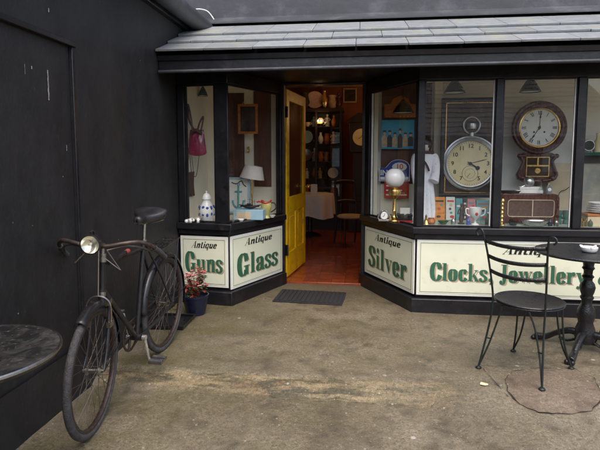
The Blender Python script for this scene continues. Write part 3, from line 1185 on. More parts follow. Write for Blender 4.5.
# yellow door leaf
hp, fp = Vector((-.800, 5.475, .03)), Vector((-.685, 6.33, .03))
FD = Face(hp, fp)       # outward normal towards the opening (right)
dl = MB()
Ld, Hd, tk = FD.L, 2.09, .045
def dbox(mb, t0, t1, z0, z1, o0, o1):
    FD.box(mb, t0, t1, .03 + z0 - .03, .03 + z1 - .03, o0, o1)
st = .105
dbox(dl, 0, st, .0, Hd, -tk, 0)
dbox(dl, Ld - st, Ld, .0, Hd, -tk, 0)
dbox(dl, st, Ld - st, 0, .27, -tk, 0)
dbox(dl, st, Ld - st, .72, .90, -tk, 0)
dbox(dl, st, Ld - st, Hd - .12, Hd, -tk, 0)
dbox(dl, Ld / 2 - .05, Ld / 2 + .05, .27, .72, -tk, 0)
dbox(dl, st, Ld / 2 - .05, .27, .72, -tk + .012, -.014)
dbox(dl, Ld / 2 + .05, Ld - st, .27, .72, -tk + .012, -.014)
for (a, b_, c_, d_) in ((st, Ld / 2 - .05, .27, .72), (Ld / 2 + .05, Ld - st, .27, .72)):
    dbox(dl, a + .035, b_ - .035, c_ + .05, d_ - .05, -.014, -.006)
door = dl.build('door', 'yellow_paint', shop, world=True, bevel=.004)
mb = MB()
dbox(mb, st, Ld - st, .90, Hd - .12, -.028, -.020)
o = mb.build('pane', 'dark_glass', door)
for v in o.data.vertices:
    v.co -= Vector(shop.location)
for z in (.25, 1.78):
    mb = MB()
    mb.tube([FD.p(-.004, z, .006), FD.p(-.004, z + .12, .006)], .011, 8)
    FD.box(mb, -.003, .0, z, z + .12, -.035, -.004)
    o = mb.build('hinge', 'iron', door)
    for v in o.data.vertices:
        v.co -= Vector(shop.location)
mb = MB()
mb.ball(FD.p(Ld - .05, .98, .05), .027, 14)
mb.tube([FD.p(Ld - .05, .98, 0), FD.p(Ld - .05, .98, .04)], .01, 8)
o = mb.build('handle', 'brass', door)
for v in o.data.vertices:
    v.co -= Vector(shop.location)

# white cable and bracket at the end of the canopy
mb = MB()
pts = [onY(u, v, 5.30) for u, v in ((183, 14), (190, 10.5), (198, 9), (206, 10.5), (211, 15), (216, 23))]
mb.tube(cr(pts, 5), .006, 6)
cb = mb.build('cable', 'pearl')
tag(cb, 'thin white cable looping over the left end of the slate canopy', 'cable')
mb = MB()
p = onY(196, 19, 5.31)
mb.box((p.x - .04, p.y - .02, p.z - .035), (p.x + .04, p.y + .03, p.z + .02))
mb.box((p.x - .015, p.y - .035, p.z + .02), (p.x + .03, p.y + .03, p.z + .04))
jb = mb.build('junction_box', 'pearl', bevel=.006)
tag(jb, 'small white plastic box under the looping cable beside the gutter', 'junction box')

# ------------------------------------------------------------------ signs
def sign(F, t0, t1, z0, z1, small, big, label, sx=None, kb=.30, kh=.34, small_c=None, big_w=None, big_c=None, small_w=None, up=0.0):
    W, Hh = t1 - t0, z1 - z0
    th = thing('sign_board', label, 'sign', F.p((t0 + t1) / 2, z0, .004))
    mt = Matrix((F.d, Vector((0, 0, 1)), F.n)).transposed()
    th.rotation_euler = mt.to_euler()
    mb = MB()
    mb.box((-W / 2, 0, 0), (W / 2, Hh, .012))
    mb.build('panel', 'sign_white', th, bevel=.002)
    mb = MB()
    mb.box((-W / 2 + .018, .018, .0125), (W / 2 - .018, Hh - .018, .0145))
    mb.build('cream_field', 'sign_cream', th)
    mb = MB()
    i, lw = .030, .0026
    for (a, b_, c_, d_) in ((-W / 2 + i, i, W / 2 - i, i + lw), (-W / 2 + i, Hh - i - lw, W / 2 - i, Hh - i), (-W / 2 + i, i + lw, -W / 2 + i + lw, Hh - i - lw), (W / 2 - i - lw, i + lw, W / 2 - i, Hh - i - lw)):
        mb.box((a, b_, .0148), (c_, d_, .0158))
    mb.build('border_line', 'sign_black', th)
    bw = big_w or W * .80
    bc = big_c if big_c is not None else 0
    bh = Hh * kh
    by = Hh * .5 - bh * .72 + up
    lettering(big, bc + .014, by - .011, bh, bw, 0, .0152).build('letter_shadow', 'sign_shadow', th, smooth=False, recalc=False)
    lettering(big, bc, by, bh, bw, 0, .0175).build('lettering', 'sign_green', th, smooth=False, recalc=False)
    sw = small_w or W * .52
    sc_ = small_c if small_c is not None else 0
    lettering(small, sc_, Hh * .77, Hh * .135, sw, .32, .0165).build('small_lettering', 'sign_black', th, smooth=False, recalc=False)
    return th


sign(FG, .012, FG.L - .006, .155, .637, 'Antique', 'Guns', 'cream sign board lettered Antique Guns behind the potted plant', kh=.38, up=.035)
sign(FL, .006, FL.L - .02, .135, .640, 'Antique', 'Glass', 'cream sign board lettered Antique Glass beside the yellow door', kh=.41)
sign(FS, .05, FS.L - .006, .150, .645, 'Antique', 'Silver', 'cream sign board lettered Antique Silver right of the doorway', kh=.42)
a_ = onY(430, 260, 4.5).x - R1.x
b__ = onY(591, 260, 4.5).x - R1.x
WC = 3.2
sign(FC, .008, WC, .150, .652, 'Antique', 'Clocks, Jewellery, &', 'long cream sign board lettered Antique Clocks, Jewellery behind the café chair', kh=.31,
     big_w=(b__ - a_) * 1.13, big_c=a_ + (b__ - a_) * 1.13 / 2 - (WC + .008) / 2, small_c=onY(530, 247, 4.5).x - R1.x - (WC + .008) / 2, small_w=.46)

# ------------------------------------------------------------------ door mat
mc = (onZ(274, 303, .01) + onZ(342, 293, .01)) / 2
th = thing('doormat', 'black ribbed rubber doormat lying before the doorway', 'doormat', (-.47, 4.80, gz(-.47, 4.80) + .004), R_(-4))
mb = MB()
mw, mh = .335, .215
mb.box((-mw, -mh, 0), (mw, mh, .008))
mb.build('mat_base', 'mat_rubber', th, bevel=.003)
mb = MB()
n = 15
for i in range(n):
    x = -mw + .03 + i * (2 * mw - .06) / (n - 1)
    mb.box((x - .014, -mh + .02, .0085), (x + .014, mh - .02, .016))
mb.build('ribs', 'mat_rubber', th, bevel=.003)

# ------------------------------------------------------------------ bicycle (local x forward, y to the rider's left, z up)
rear = Vector((-1.385, 3.385, gz(-1.385, 3.385)))
front = Vector((-1.405, 2.43, gz(-1.405, 2.43)))
fw = (front - rear)
WBL = fw.length
bike = thing('bicycle', 'old black roadster bicycle with rusty rims leaning beside the black wall', 'bicycle', rear)
LEAN = R_(.8)
bx = fw.normalized()
by = Vector((0, 0, 1)).cross(bx).normalized()
bz = bx.cross(by)
bm_ = Matrix((bx, by, bz)).transposed() @ Matrix.Rotation(-LEAN, 3, 'X')
bike.rotation_euler = bm_.to_euler()
# the rider's left is the side towards the yard; a positive roll tips the top towards it
WR = .340
RA, FA = Vector((0, 0, WR)), Vector((WBL, 0, WR))
BB = Vector((.435, 0, .285))
HT0, HT1 = Vector((.800, 0, .700)), Vector((.765, 0, .905))       # head tube, bottom and top
ST1 = Vector((.262, 0, .870))
STEER = R_(9)
hax = (HT1 - HT0).normalized()
SM = Matrix.Translation(HT0) @ Matrix.Rotation(STEER, 4, hax) @ Matrix.Translation(-HT0)


def wheel(c, T, rear_):
    mb = MB()
    prof = []
    R0_, rt = WR - .019, .0195
    circ = [(R0_ + rt * math.cos(a), rt * .95 * math.sin(a)) for a in [2 * math.pi * k / 12 for k in range(12)]]
    A = T @ Matrix.Translation(c) @ Matrix.Rotation(R_(90), 4, 'X')
    mb.lathe(circ, 72, A, closed=True)
    wh = mb.build('tyre', 'rubber', None)
    mb = MB()
    rr = R0_ - rt
    mb.lathe([(rr + .004, .012), (rr - .010, .013), (rr - .014, .006), (rr - .014, -.006), (rr - .010, -.013), (rr + .004, -.012)], 72, A, closed=True)
    rim = mb.build('rim', 'rust', None)
    mb = MB()
    ns = 32
    for i in range(ns):
        sd_ = 1 if i % 2 else -1
        a = 2 * math.pi * i / ns
        tang = (1 if (i // 2) % 2 else -1) * R_(62)
        p0 = Vector((math.cos(a + tang) * .022, sd_ * .030, math.sin(a + tang) * .022))
        p1 = Vector((math.cos(a) * (rr - .012), 0, math.sin(a) * (rr - .012)))
        mb.tube([A @ Matrix.Rotation(R_(-90), 4, 'X') @ p0, A @ Matrix.Rotation(R_(-90), 4, 'X') @ p1], .0013, 5)
    sp = mb.build('spokes', 'spoke', None)
    mb = MB()
    mb.lathe([(.006, -.055), (.010, -.055), (.010, -.042), (.024, -.034), (.024, -.028), (.013, -.022), (.013, .022), (.024, .028), (.024, .034), (.010, .042), (.010, .055), (.006, .055)], 18, A)
    hb = mb.build('hub', 'chrome_worn', None)
    e = bpy.data.objects.new('wheel', None)
    COL.objects.link(e)
    e.parent = bike
    for o in (wh, rim, sp, hb):
        o.parent = e
    return e


I4 = Matrix.Identity(4)
wheel(RA, I4, True)
wheel(FA, SM, False)
# frame
mb = MB()
mb.tube([HT0 + (HT1 - HT0) * -.02, HT1], .018, 14)
mb.tube([HT1 + Vector((-.005, 0, -.045)), ST1 + Vector((.004, 0, -.05))], .0135, 12)      # top tube
mb.tube([HT0 + Vector((-.003, 0, .035)), BB], .0155, 12)                                   # down tube
mb.tube([BB, ST1], .0145, 12)
mb.tube([BB + Vector((0, -.034, 0)), BB + Vector((0, .034, 0))], .022, 14)
for s in (-1, 1):
    mb.tube([BB + Vector((-.02, .02 * s, 0)), Vector((.2, .048 * s, .31)), RA + Vector((.0, .060 * s, 0))], [.010, .0095, .008], 8)
    mb.tube([ST1 + Vector((0, .014 * s, -.03)), RA + Vector((.12, .046 * s, .24)), RA + Vector((0, .060 * s, 0))], [.0075, .0075, .007], 8)
    mb.box((RA.x - .022, .056 * s, RA.z - .014), (RA.x + .02, .064 * s, RA.z + .014))
mb.build('frame', 'bike_black', bike)
# pale lug rings
for t_ in (.03, .93):
    mb = MB()
    c = HT0.lerp(HT1, t_)
    mb.tube([c - hax * .012, c + hax * .012], .0225, 14)
    mb.build('head_lug', 'chrome_worn', bike)
mb = MB()
mb.tube([ST1 - Vector((0, 0, .018)), ST1 + Vector((-.002, 0, .006))], .019, 12)
mb.build('seat_clamp', 'chrome_worn', bike)
# fork, steered
mb = MB()
mb.tube([HT0 - hax * .005, HT0 - hax * .045], .019, 12)
for s in (-1, 1):
    pts = [HT0 + Vector((.006, .0, -.035)), HT0 + Vector((.012, .040 * s, -.045)), HT0 + Vector((.03, .048 * s, -.10)), HT0 + Vector((.085, .050 * s, -.24)), FA + Vector((-.045, .052 * s, .06)), FA + Vector((0, .054 * s, 0))]
    mb.tube(cr(pts, 5), [.011] * 16 + [.010, .0095, .009, .0085, .008, .0075, .007, .007, .007, .007], 10)
mb.xf(SM).build('fork', 'bike_black', bike)
mb = MB()                                           # chrome fork crown and brake stirrup
mb.box((HT0.x - .018, -.048, HT0.z - .048), (HT0.x + .036, .048, HT0.z - .022))
mb.tube(cr([HT0 + Vector((.045, .062, -.13)), HT0 + Vector((.05, .064, -.04)), HT0 + Vector((.05, .04, .0)), HT0 + Vector((.05, 0, .012)), HT0 + Vector((.05, -.04, .0)), HT0 + Vector((.05, -.064, -.04)), HT0 + Vector((.045, -.062, -.13))], 5), .005, 8)
mb.tube([HT0 + Vector((.05, 0, .012)), HT1 + Vector((.05, 0, .06))], .0045, 8)
mb.box((HT0.x + .02, .045, HT0.z - .16), (HT0.x + .07, .066, HT0.z - .13))
mb.box((HT0.x + .02, -.066, HT0.z - .16), (HT0.x + .07, -.045, HT0.z - .13))
mb.xf(SM).build('front_brake', 'chrome_worn', bike)


def guard(c, a0, a1, T, name, Rg=.363, wdt=.030, flap=None):
    mb = MB()
    nn = 40
    def f(u, v):
        a = R_(a0 + (a1 - a0) * u)
        b_ = (v - .5) * 2
        r = Rg - .014 * b_ * b_ - (.018 * abs(b_) ** 6)
        return T @ (c + Vector((math.cos(a) * r, b_ * wdt, math.sin(a) * r)))
    mb.grid(f, nn, 8)
    return mb.build(name, 'bike_black', bike, solid=.0022)


guard(FA, -8 + 190, 66, SM, 'mudguard')
guard(RA, 200, 8, I4, 'mudguard')
for s in (-1, 1):
    for a in (28, 120, 178):
        mb = MB()
        mb.tube([RA + Vector((0, .062 * s, 0)), RA + Vector((math.cos(R_(a)) * .361, .028 * s, math.sin(R_(a)) * .361))], .0028, 6)
        mb.build('mudguard_stay', 'bike_black', bike)
    for a in (165, 180):
        mb = MB()
        mb.tube([SM @ (FA + Vector((0, .058 * s, 0))), SM @ (FA + Vector((math.cos(R_(a)) * .359, .028 * s, math.sin(R_(a)) * .359)))], .003, 6)
        mb.build('mudguard_stay', 'bike_black', bike)
# stem, handlebar (roadster bend), grips
SB = HT1 + hax * .075
mb = MB()
mb.tube([HT1 - hax * .0, SB], .0125, 12)
mb.tube([HT1 - hax * .004, HT1 + hax * .02], .021, 14)
mb.tube(cr([SB - hax * .012, SB + Vector((.035, 0, .004)), SB + Vector((.075, 0, .004))], 5), .0125, 12)
mb.xf(SM).build('stem', 'chrome_worn', bike)
HB = SB + Vector((.075, 0, .004))
bar = {1: [], -1: []}
mb = MB()
half = [(0, 0, 0), (.0, .06, .002), (-.012, .13, .014), (-.05, .205, .014), (-.12, .258, -.028), (-.20, .278, -.085)]
full = [HB + Vector((x, -y, z)) for x, y, z in reversed(half[1:])] + [HB + Vector((x, y, z)) for x, y, z in half]
pth = cr(full, 6)
mb.tube(pth, .0115, 12)
mb.xf(SM).build('handlebar', 'bar_rust', bike)
for s in (-1, 1):
    mb = MB()
    gp = [HB + Vector((x, y * s, z)) for x, y, z in ((-.14, .263, -.042), (-.20, .278, -.085), (-.262, .286, -.130))]
    mb.tube(cr(gp, 6), [.0155] * 12 + [.0175], 12)
    mb.xf(SM).build('grip', 'rubber', bike)
    mb = MB()      # rod brake lever below the bar
    lv = [HB + Vector((x, y * s, z)) for x, y, z in ((.004, .05, -.020), (-.03, .14, -.004), (-.09, .215, -.030), (-.17, .25, -.085))]
    mb.tube(cr(lv, 5), .0048, 8)
    mb.xf(SM).build('brake_lever', 'spoke', bike)
# chrome brake rods that cross below the lamp
for pth in ([HB + Vector((.004, .05, -.02)), HB + Vector((.01, .12, -.125)), HB + Vector((.0, .03, -.06))], [HB + Vector((.004, -.05, -.02)), HB + Vector((.03, -.11, -.085))]):
    mb = MB()
    mb.tube(pth, .0035, 6)
    mb.xf(SM).build('brake_rod', 'spoke', bike)
# headlamp on its bracket in front of the stem
LP_ = HB + Vector((.085, .0, .034))
mb = MB()
LT = Matrix.Translation(LP_) @ Matrix.Rotation(R_(90), 4, 'Y') @ Matrix.Scale(.90, 4)
mb.lathe([(.0, -.085), (.018, -.083), (.036, -.070), (.047, -.045), (.052, -.010), (.054, .0), (.058, .002), (.058, .014), (.0525, .016), (.0525, .0), (.047, -.012), (.036, -.040), (0, -.060)], 28, LT)
mb.tube([LP_ + Vector((-.03, 0, -.045)), HB + Vector((0, 0, -.01))], .009, 8)
mb.tube(cr([LP_ + Vector((-.05, .0, .045)), LP_ + Vector((-.03, .0, .064)), LP_ + Vector((.0, .0, .06))], 5), .005, 8)
lamp = mb.xf(SM).build('headlamp', 'bike_black', bike)
mb = MB()
mb.lathe([(.0515, .0165), (.046, .0225), (.025, .029), (0, .031)], 28, LT, cap=False)
mb.xf(SM).build('lens', 'lamp_glass', lamp)
mb = MB()
mb.lathe([(.051, .0155), (.044, .004), (.032, -.008), (.016, -.017), (0, -.020)], 28, LT @ Matrix.Translation((0, 0, .0005)), cap=False)
rfm = mb.xf(SM).build('reflector', 'lens', lamp)
mb = MB()
mb.lathe([(0, -.018), (.005, -.017), (.009, -.004), (.007, .006), (0, .009)], 14, LT)
mb.xf(SM).build('bulb', 'pearl', lamp)
# saddle, post, springs
mb = MB()
mb.tube([ST1 - Vector((-.004, 0, .03)), Vector((.235, 0, .985))], .0115, 12)
mb.tube([Vector((.28, 0, .982)), Vector((.19, 0, .982))], .011, 10)
mb.build('seat_post', 'chrome_worn', bike)
SZ = 1.055
def sad(u, v):
    # u: nose (0) to cantle (1);  v: across and down the skirts
    x = .350 - .255 * u
    hw = .020 + .085 * sstep(.30, .85, u) + .004
    if u > .9:
        hw *= 1 - .35 * ((u - .9) / .1) ** 2
    b_ = (v - .5) * 2
    top = SZ - .012 + .026 * u ** 2 - .016 * math.sin(math.pi * u)
    sk = .020 + .022 * math.sin(math.pi * min(1, u * 1.15)) + .018 * sstep(.5, .9, u)
    if u < .10:
        q = 1 - u / .10
        hw *= math.sqrt(max(.02, 1 - q * q * .96))
        top -= .020 * q * q
        x -= .004 * q
    if u > .88:
        q = (u - .88) / .12
        hw *= 1 - .42 * q * q
        top -= .016 * q * q
    k = abs(b_)
    if k < .62:
        y = hw * (k / .62)
        z = top - .012 * (k / .62) ** 2.5
    else:
        q = (k - .62) / .38
        y = hw * (1 + .05 * math.sin(math.pi * q) - .10 * q)
        z = top - .012 - sk * q
    return Vector((x, y * (1 if b_ > 0 else -1), z))
mb = MB()
mb.grid(sad, 26, 24)
sa = mb.build('saddle', 'leather', bike, solid=.006, ang=60)
mb = MB()
for s in (-1, 1):
    pts = []
    for k in range(50):
        a = k * 2 * math.pi / 10
        pts.append(Vector((.115 + .017 * math.cos(a), .062 * s + .017 * math.sin(a), .975 + k * .0013)))
    mb.tube(pts, .0032, 6)
    mb.tube(cr([Vector((.345, .012 * s, 1.0)), Vector((.25, .026 * s, .982)), Vector((.12, .055 * s, .968))], 5), .0045, 8)
mb.tube([Vector((.115, -.07, .972)), Vector((.115, .07, .972))], .006, 8)
mb.build('spring', 'chrome_worn', sa)
# rear carrier
mb = MB()
cz = .775
for y in (-.055, -.028, 0, .028, .055):
    mb.tube([Vector((.16, y, cz)), Vector((-.20, y, cz))], .0032, 6)
for x in (.15, .06, -.03, -.12, -.195):
    mb.tube([Vector((x, -.058, cz - .004)), Vector((x, .058, cz - .004))], .0032, 6)
for s in (-1, 1):
    mb.tube([Vector((.16, .058 * s, cz)), Vector((-.2, .058 * s, cz))], .005, 8)
    mb.tube([Vector((-.17, .058 * s, cz)), RA + Vector((-.01, .066 * s, .01))], .004, 6)
    mb.tube([Vector((.16, .05 * s, cz)), ST1 + Vector((.0, .016 * s, -.06))], .004, 6)
mb.build('carrier', 'bike_black', bike)
# chainwheel, cranks, pedals, chain guard
CT = Matrix.Translation(BB + Vector((0, -.043, 0))) @ Matrix.Rotation(R_(90), 4, 'X')
mb = MB()
mb.lathe([(.088, -.003), (.095, -.002), (.095, .002), (.088, .003), (.080, .003), (.080, -.003)], 44, CT, closed=True)
for k in range(5):
    a = 2 * math.pi * k / 5
    mb.tube([CT @ Vector((math.cos(a) * .015, math.sin(a) * .015, 0)), CT @ Vector((math.cos(a) * .083, math.sin(a) * .083, 0))], (.0075), 6)
mb.build('chainwheel', 'rust', bike)
ca = R_(-100)
cd = Vector((math.cos(ca), 0, math.sin(ca)))
for s in (1, -1):
    e = BB + cd * .165 * s + Vector((0, .062 * s, 0))
    mb = MB()
    mb.tube([BB + Vector((0, .052 * s, 0)), e], [.011, .008], 10)
    mb.tube([BB + Vector((0, .04 * s, 0)), BB + Vector((0, .064 * s, 0))], .016, 12)
    mb.build('crank', 'crank_steel', bike)
    mb = MB()
    y0, y1 = e.y + .012 * s, e.y + .10 * s
    for dx in (-.028, .028):
        mb.box((e.x + dx - .012, min(y0, y1), e.z - .012), (e.x + dx + .012, max(y0, y1), e.z + .012))
    mb.build('pedal', 'rubber', bike, bevel=.003)
    mb = MB()
    mb.tube([Vector((e.x, e.y, e.z)), Vector((e.x, y1 + .004 * s, e.z))], .006, 8)
    for yy in (y0, y1):
        mb.box((e.x - .044, yy - .002, e.z - .006), (e.x + .044, yy + .002, e.z + .006))
    mb.build('pedal_cage', 'chrome_worn', bike)
mb = MB()
for zz, r0, r1 in ((1, .093, .034), (-1, .093, .034)):
    a_, b_ = BB + Vector((0, -.043, r0 * zz)), RA + Vector((0, -.043, r1 * zz))
    mb.tube([a_, b_], (.0045), 6)
ring = [RA + Vector((math.cos(k * math.pi / 10) * .034, -.043, math.sin(k * math.pi / 10) * .034)) for k in range(20)]
mb.tube(ring, .005, 6, True)
mb.build('chain', 'rust', bike)
mb = MB()       # red-tipped pump clipped along the top tube
pa_, pb_ = HT1 + Vector((-.02, .024, -.040)), HT1 + Vector((-.21, .024, -.034))
mb.tube([pa_, pb_], .0125, 12)
pm = mb.build('pump', 'bike_black', bike)
mb = MB()
mb.tube([pb_, pb_ + Vector((-.035, 0, .001))], .0145, 12)
mb.build('pump_tip', 'dull_red', pm)

# ------------------------------------------------------------------ stone-topped table at the left edge
TL = Vector((-1.385, 1.57, gz(-1.385, 1.57)))
tt = thing('round_table', 'round black marble topped table by the black wall at the left edge', 'table', TL)
m, nt_, b = nodes('table_marble')
tc = N(nt_, 'ShaderNodeTexCoord')
n1 = N(nt_, 'ShaderNodeTexNoise', Scale=9.0, Detail=10.0, Roughness=.72, Distortion=1.2)
n2 = N(nt_, 'ShaderNodeTexNoise', Scale=60.0, Detail=4.0)
nt_.links.new(tc.outputs['Object'], n1.inputs['Vector'])
nt_.links.new(tc.outputs['Object'], n2.inputs['Vector'])
c = mixc(nt_, ramp(nt_, n1.outputs[0], .46, .62), (.014, .014, .014), (.042, .040, .034))
c = mixc(nt_, ramp(nt_, n1.outputs[0], .64, .70), c, (.13, .125, .11))
c = mixc(nt_, ramp(nt_, n2.outputs[0], .62, .74), c, (.12, .115, .10))
nt_.links.new(c, b.inputs['Base Color'])
nt_.links.new(ramp(nt_, n1.outputs[0], .35, .65, (.22, .22, .22, 1), (.55, .55, .55, 1)), b.inputs['Roughness'])
bp = N(nt_, 'ShaderNodeBump', Strength=.3, Distance=.004)
nt_.links.new(n2.outputs[0], bp.inputs['Height'])
nt_.links.new(bp.outputs[0], b.inputs['Normal'])
MT['table_marble'] = m
H0 = .685 - TL.z
mb = MB()
mb.lathe([(0, H0 - .030), (.285, H0 - .030), (.303, H0 - .022), (.310, H0 - .010), (.308, H0 - .003), (.303, H0), (0, H0)], 72)
top = mb.build('table_top', 'table_marble', tt, ang=30)
mb = MB()
mb.lathe([(.3075, H0 - .012), (.3115, H0 - .009), (.3105, H0 - .002), (.3050, H0 + .0012), (.302, H0 + .0005), (.303, H0 - .003)], 72, closed=True)
mb.build('top_edge', 'chrome_worn', top)
mb = MB()
mb.lathe([(0, .10), (.05, .10), (.055, .16), (.032, .20), (.028, .34), (.042, .38), (.028, .42), (.028, .60), (.05, .63), (.12, H0 - .031), (0, H0 - .031)], 24)
mb.build('column', 'iron', tt)
for k in range(3):
    a = 2 * math.pi * k / 3 + .5
    dv = Vector((math.cos(a), math.sin(a), 0))
    mb = MB()
    mb.tube(cr([dv * .02 + Vector((0, 0, .15)), dv * .12 + Vector((0, 0, .13)), dv * .22 + Vector((0, 0, .05)), dv * .28 + Vector((0, 0, .018))], 5), .018, 8)
    mb.build('foot', 'iron', tt)

# ------------------------------------------------------------------ café table on the right
TC = Vector((1.61, 3.69, gz(1.61, 3.69)))
ct = thing('cafe_table', 'black cast iron pedestal café table holding a white ashtray', 'table', TC)
mb = MB()
mb.lathe([(0, .700), (.345, .700), (.356, .706), (.358, .714), (.352, .719), (0, .720)], 72)
mb.build('table_top', 'iron', ct, ang=30)
mb = MB()
mb.lathe([(0, .06), (.060, .06), (.068, .10), (.064, .16), (.048, .205), (.052, .225), (.060, .26), (.056, .30), (.036, .34), (.034, .37), (.044, .385), (.044, .395), (.036, .405), (.045, .43), (.052, .462), (.045, .49), (.030, .51), (.030, .525), (.040, .54), (.028, .555), (.030, .585), (.042, .60), (.034, .615), (.040, .66), (.060, .68), (.11, .699), (0, .699)], 28)
mb.build('column', 'iron', ct)
for k in range(4):
    a = R_(-127) + math.pi / 2 * k
    dv = Vector((math.cos(a), math.sin(a), 0))
    mb = MB()
    mb.tube(cr([dv * .03 + Vector((0, 0, .12)), dv * .10 + Vector((0, 0, .125)), dv * .19 + Vector((0, 0, .085)), dv * .26 + Vector((0, 0, .040)), dv * .335 + Vector((0, 0, .026))], 5), [.030, .030, .029, .028, .027, .026, .025, .024, .023, .022, .021, .020, .020, .021, .022, .023, .025, .027, .028, .029, .024], 10)
    sd2 = Vector((-dv.y, dv.x, 0))
    for s in (-1, 0, 1):
        mb.ball(dv * .345 + sd2 * .018 * s + Vector((0, 0, .016)), .017, 10)
    mb.tube(cr([dv * .06 + Vector((0, 0, .07)), dv * .12 + Vector((0, 0, .045)), dv * .17 + Vector((0, 0, .06))], 5), .010, 8)
    mb.build('foot', 'iron', ct)

p = onZ(589, 252, TC.z + .72)
at = thing('ashtray', 'white ceramic ashtray on the café table', 'ashtray', (p.x, p.y, TC.z + .7205))
mb = MB()
mb.lathe([(0, 0), (.040, 0), (.048, .006), (.054, .022), (.056, .034), (.052, .0365), (.047, .034), (.044, .018), (.036, .009), (0, .009)], 36)
mb.build('bowl', 'white_china', at, ang=50)
mb = MB()
for k in range(3):
    a = k * 2.094 + .4
    mb.tube([Vector((math.cos(a) * .043, math.sin(a) * .043, .037)), Vector((math.cos(a) * .06, math.sin(a) * .06, .039))], .007, 8)
mb.build('rest', 'white_china', at)


# ------------------------------------------------------------------ bistro chairs (local: faces +y, backrest at -y)
def make_chair(label, loc, rz):
    t = thing('bistro_chair', label, 'chair', loc, rz, 'black bistro chairs round the café table')
    SH = .455
    mb = MB()
    mb.lathe([(0, SH - .020), (.10, SH - .018), (.19, SH - .006), (.208, SH - .002), (.214, SH + .002), (.210, SH + .007), (.19, SH + .001), (.10, SH - .010), (0, SH - .013)], 48)
    mb.build('seat', 'iron', t, ang=60)
    mb = MB()
    ring = [Vector((.205 * math.cos(k * math.pi / 18), .205 * math.sin(k * math.pi / 18), SH - .010)) for k in range(36)]
    mb.tube(ring, .006, 8, True)
    mb.build('seat_ring', 'iron', t)
    F_ = {}
    for s in (-1, 1):
        # back leg runs up into the back upright and curls over
        mb = MB()
        up = [(.205 * s, -.235, .012), (.188 * s, -.20, .16), (.172 * s, -.165, .33), (.168 * s, -.150, SH), (.176 * s, -.168, .60), (.190 * s, -.205, .78), (.205 * s, -.235, .895)]
        P = cr(up, 6)
        for k in range(1, 12):
            a = R_(k * 23)
            P.append(Vector(((.2075 + .021 * (1 - math.cos(a))) * s, -.2355, .897 + .021 * math.sin(a))))
        mb.tube(P, .0068, 8)
        mb.build('back_upright', 'iron_green', t)
        mb = MB()
        ex = [(.205 * s, -.235, .012), (.165 * s, -.188, .16), (.120 * s, -.168, .33), (.085 * s, -.185, SH - .02)]
        mb.tube(cr(ex, 6), .0060, 8)
        mb.tube([Vector((.184 * s, -.192, .20)), Vector((.150 * s, -.182, .20))], .005, 6)
        mb.lathe([(0, 0), (.020, 0), (.020, .006), (.010, .014), (0, .015)], 14, Matrix.Translation((.205 * s, -.235, 0)))
        mb.build('leg', 'iron_green', t)
        mb = MB()
        fl = [(.195 * s, .215, .012), (.165 * s, .178, .14), (.150 * s, .160, .30), (.150 * s, .150, SH - .012)]
        mb.tube(cr(fl, 6), .0065, 8)
        fl2 = [(.195 * s, .215, .012), (.140 * s, .195, .14), (.108 * s, .185, .30), (.100 * s, .180, SH - .012)]
        mb.tube(cr(fl2, 6), .0060, 8)
        mb.lathe([(0, 0), (.020, 0), (.020, .006), (.010, .014), (0, .015)], 14, Matrix.Translation((.195 * s, .215, 0)))
        mb.build('leg', 'iron_green', t)
    for z, y, hw in ((.845, -.220, .196), (.745, -.196, .187), (.648, -.177, .179)):
        mb = MB()
        def f(u, v):
            b_ = (u - .5) * 2
            return Vector((hw * b_, y - .055 * (1 - b_ * b_), z + (v - .5) * .024 - .012 * (1 - b_ * b_)))
        mb.grid(f, 20, 1)
        mb.build('back_slat', 'iron', t, solid=.004)
    return t


A_, B_ = onZ(476, 367, 0), onZ(545, 391, 0)
dirx = (B_ - A_)
mid = (A_ + B_) / 2
rz = math.atan2(dirx.y, dirx.x)
cc = Vector((mid.x, mid.y, 0)) + Vector((-math.sin(rz), math.cos(rz), 0)) * .235
make_chair('black metal bistro chair standing on the cracked round slab, backrest to the viewer', (cc.x, cc.y, gz(cc.x, cc.y) + .006), rz)
p = onZ(594.5, 345, 0)
c2 = Vector((p.x, p.y, 0))
rz2 = R_(75)
loc2 = c2 - Vector((math.cos(rz2) * -.205 - math.sin(rz2) * -.235, math.sin(rz2) * -.205 + math.cos(rz2) * -.235, 0))
loc2 = Vector((2.08, 3.62, 0))
# this chair stands beyond the frame; one front leg shows
rz2 = R_(84)
lf = Vector((.195, .215))
loc2 = Vector((p.x - (math.cos(rz2) * lf.x - math.sin(rz2) * lf.y), p.y - (math.sin(rz2) * lf.x + math.cos(rz2) * lf.y), 0))
make_chair('bistro chair cut off by the right edge, one thin leg behind the table column', (loc2.x, loc2.y, gz(loc2.x, loc2.y)), rz2)

# ------------------------------------------------------------------ plant in a blue pot, tray
p = Vector((-1.425, 4.17, 0))
pl = thing('potted_plant', 'dark blue pot of red and pink begonias below the Antique Guns sign', 'potted plant', (p.x, p.y, gz(p.x, p.y)))
pl.scale = (.92, .92, .92)
mb = MB()
mb.lathe([(0, 0), (.085, 0), (.092, .012), (.118, .15), (.124, .168), (.128, .175), (.128, .19), (.118, .192), (.112, .17), (.10, .16), (0, .16)], 36)
mb.build('pot', 'blue_pot', pl, ang=40)
mb = MB()
mb.ball((0, 0, .135), .105, 14, 0, (1, 1, .35))
mb.build('soil', 'crack', pl)


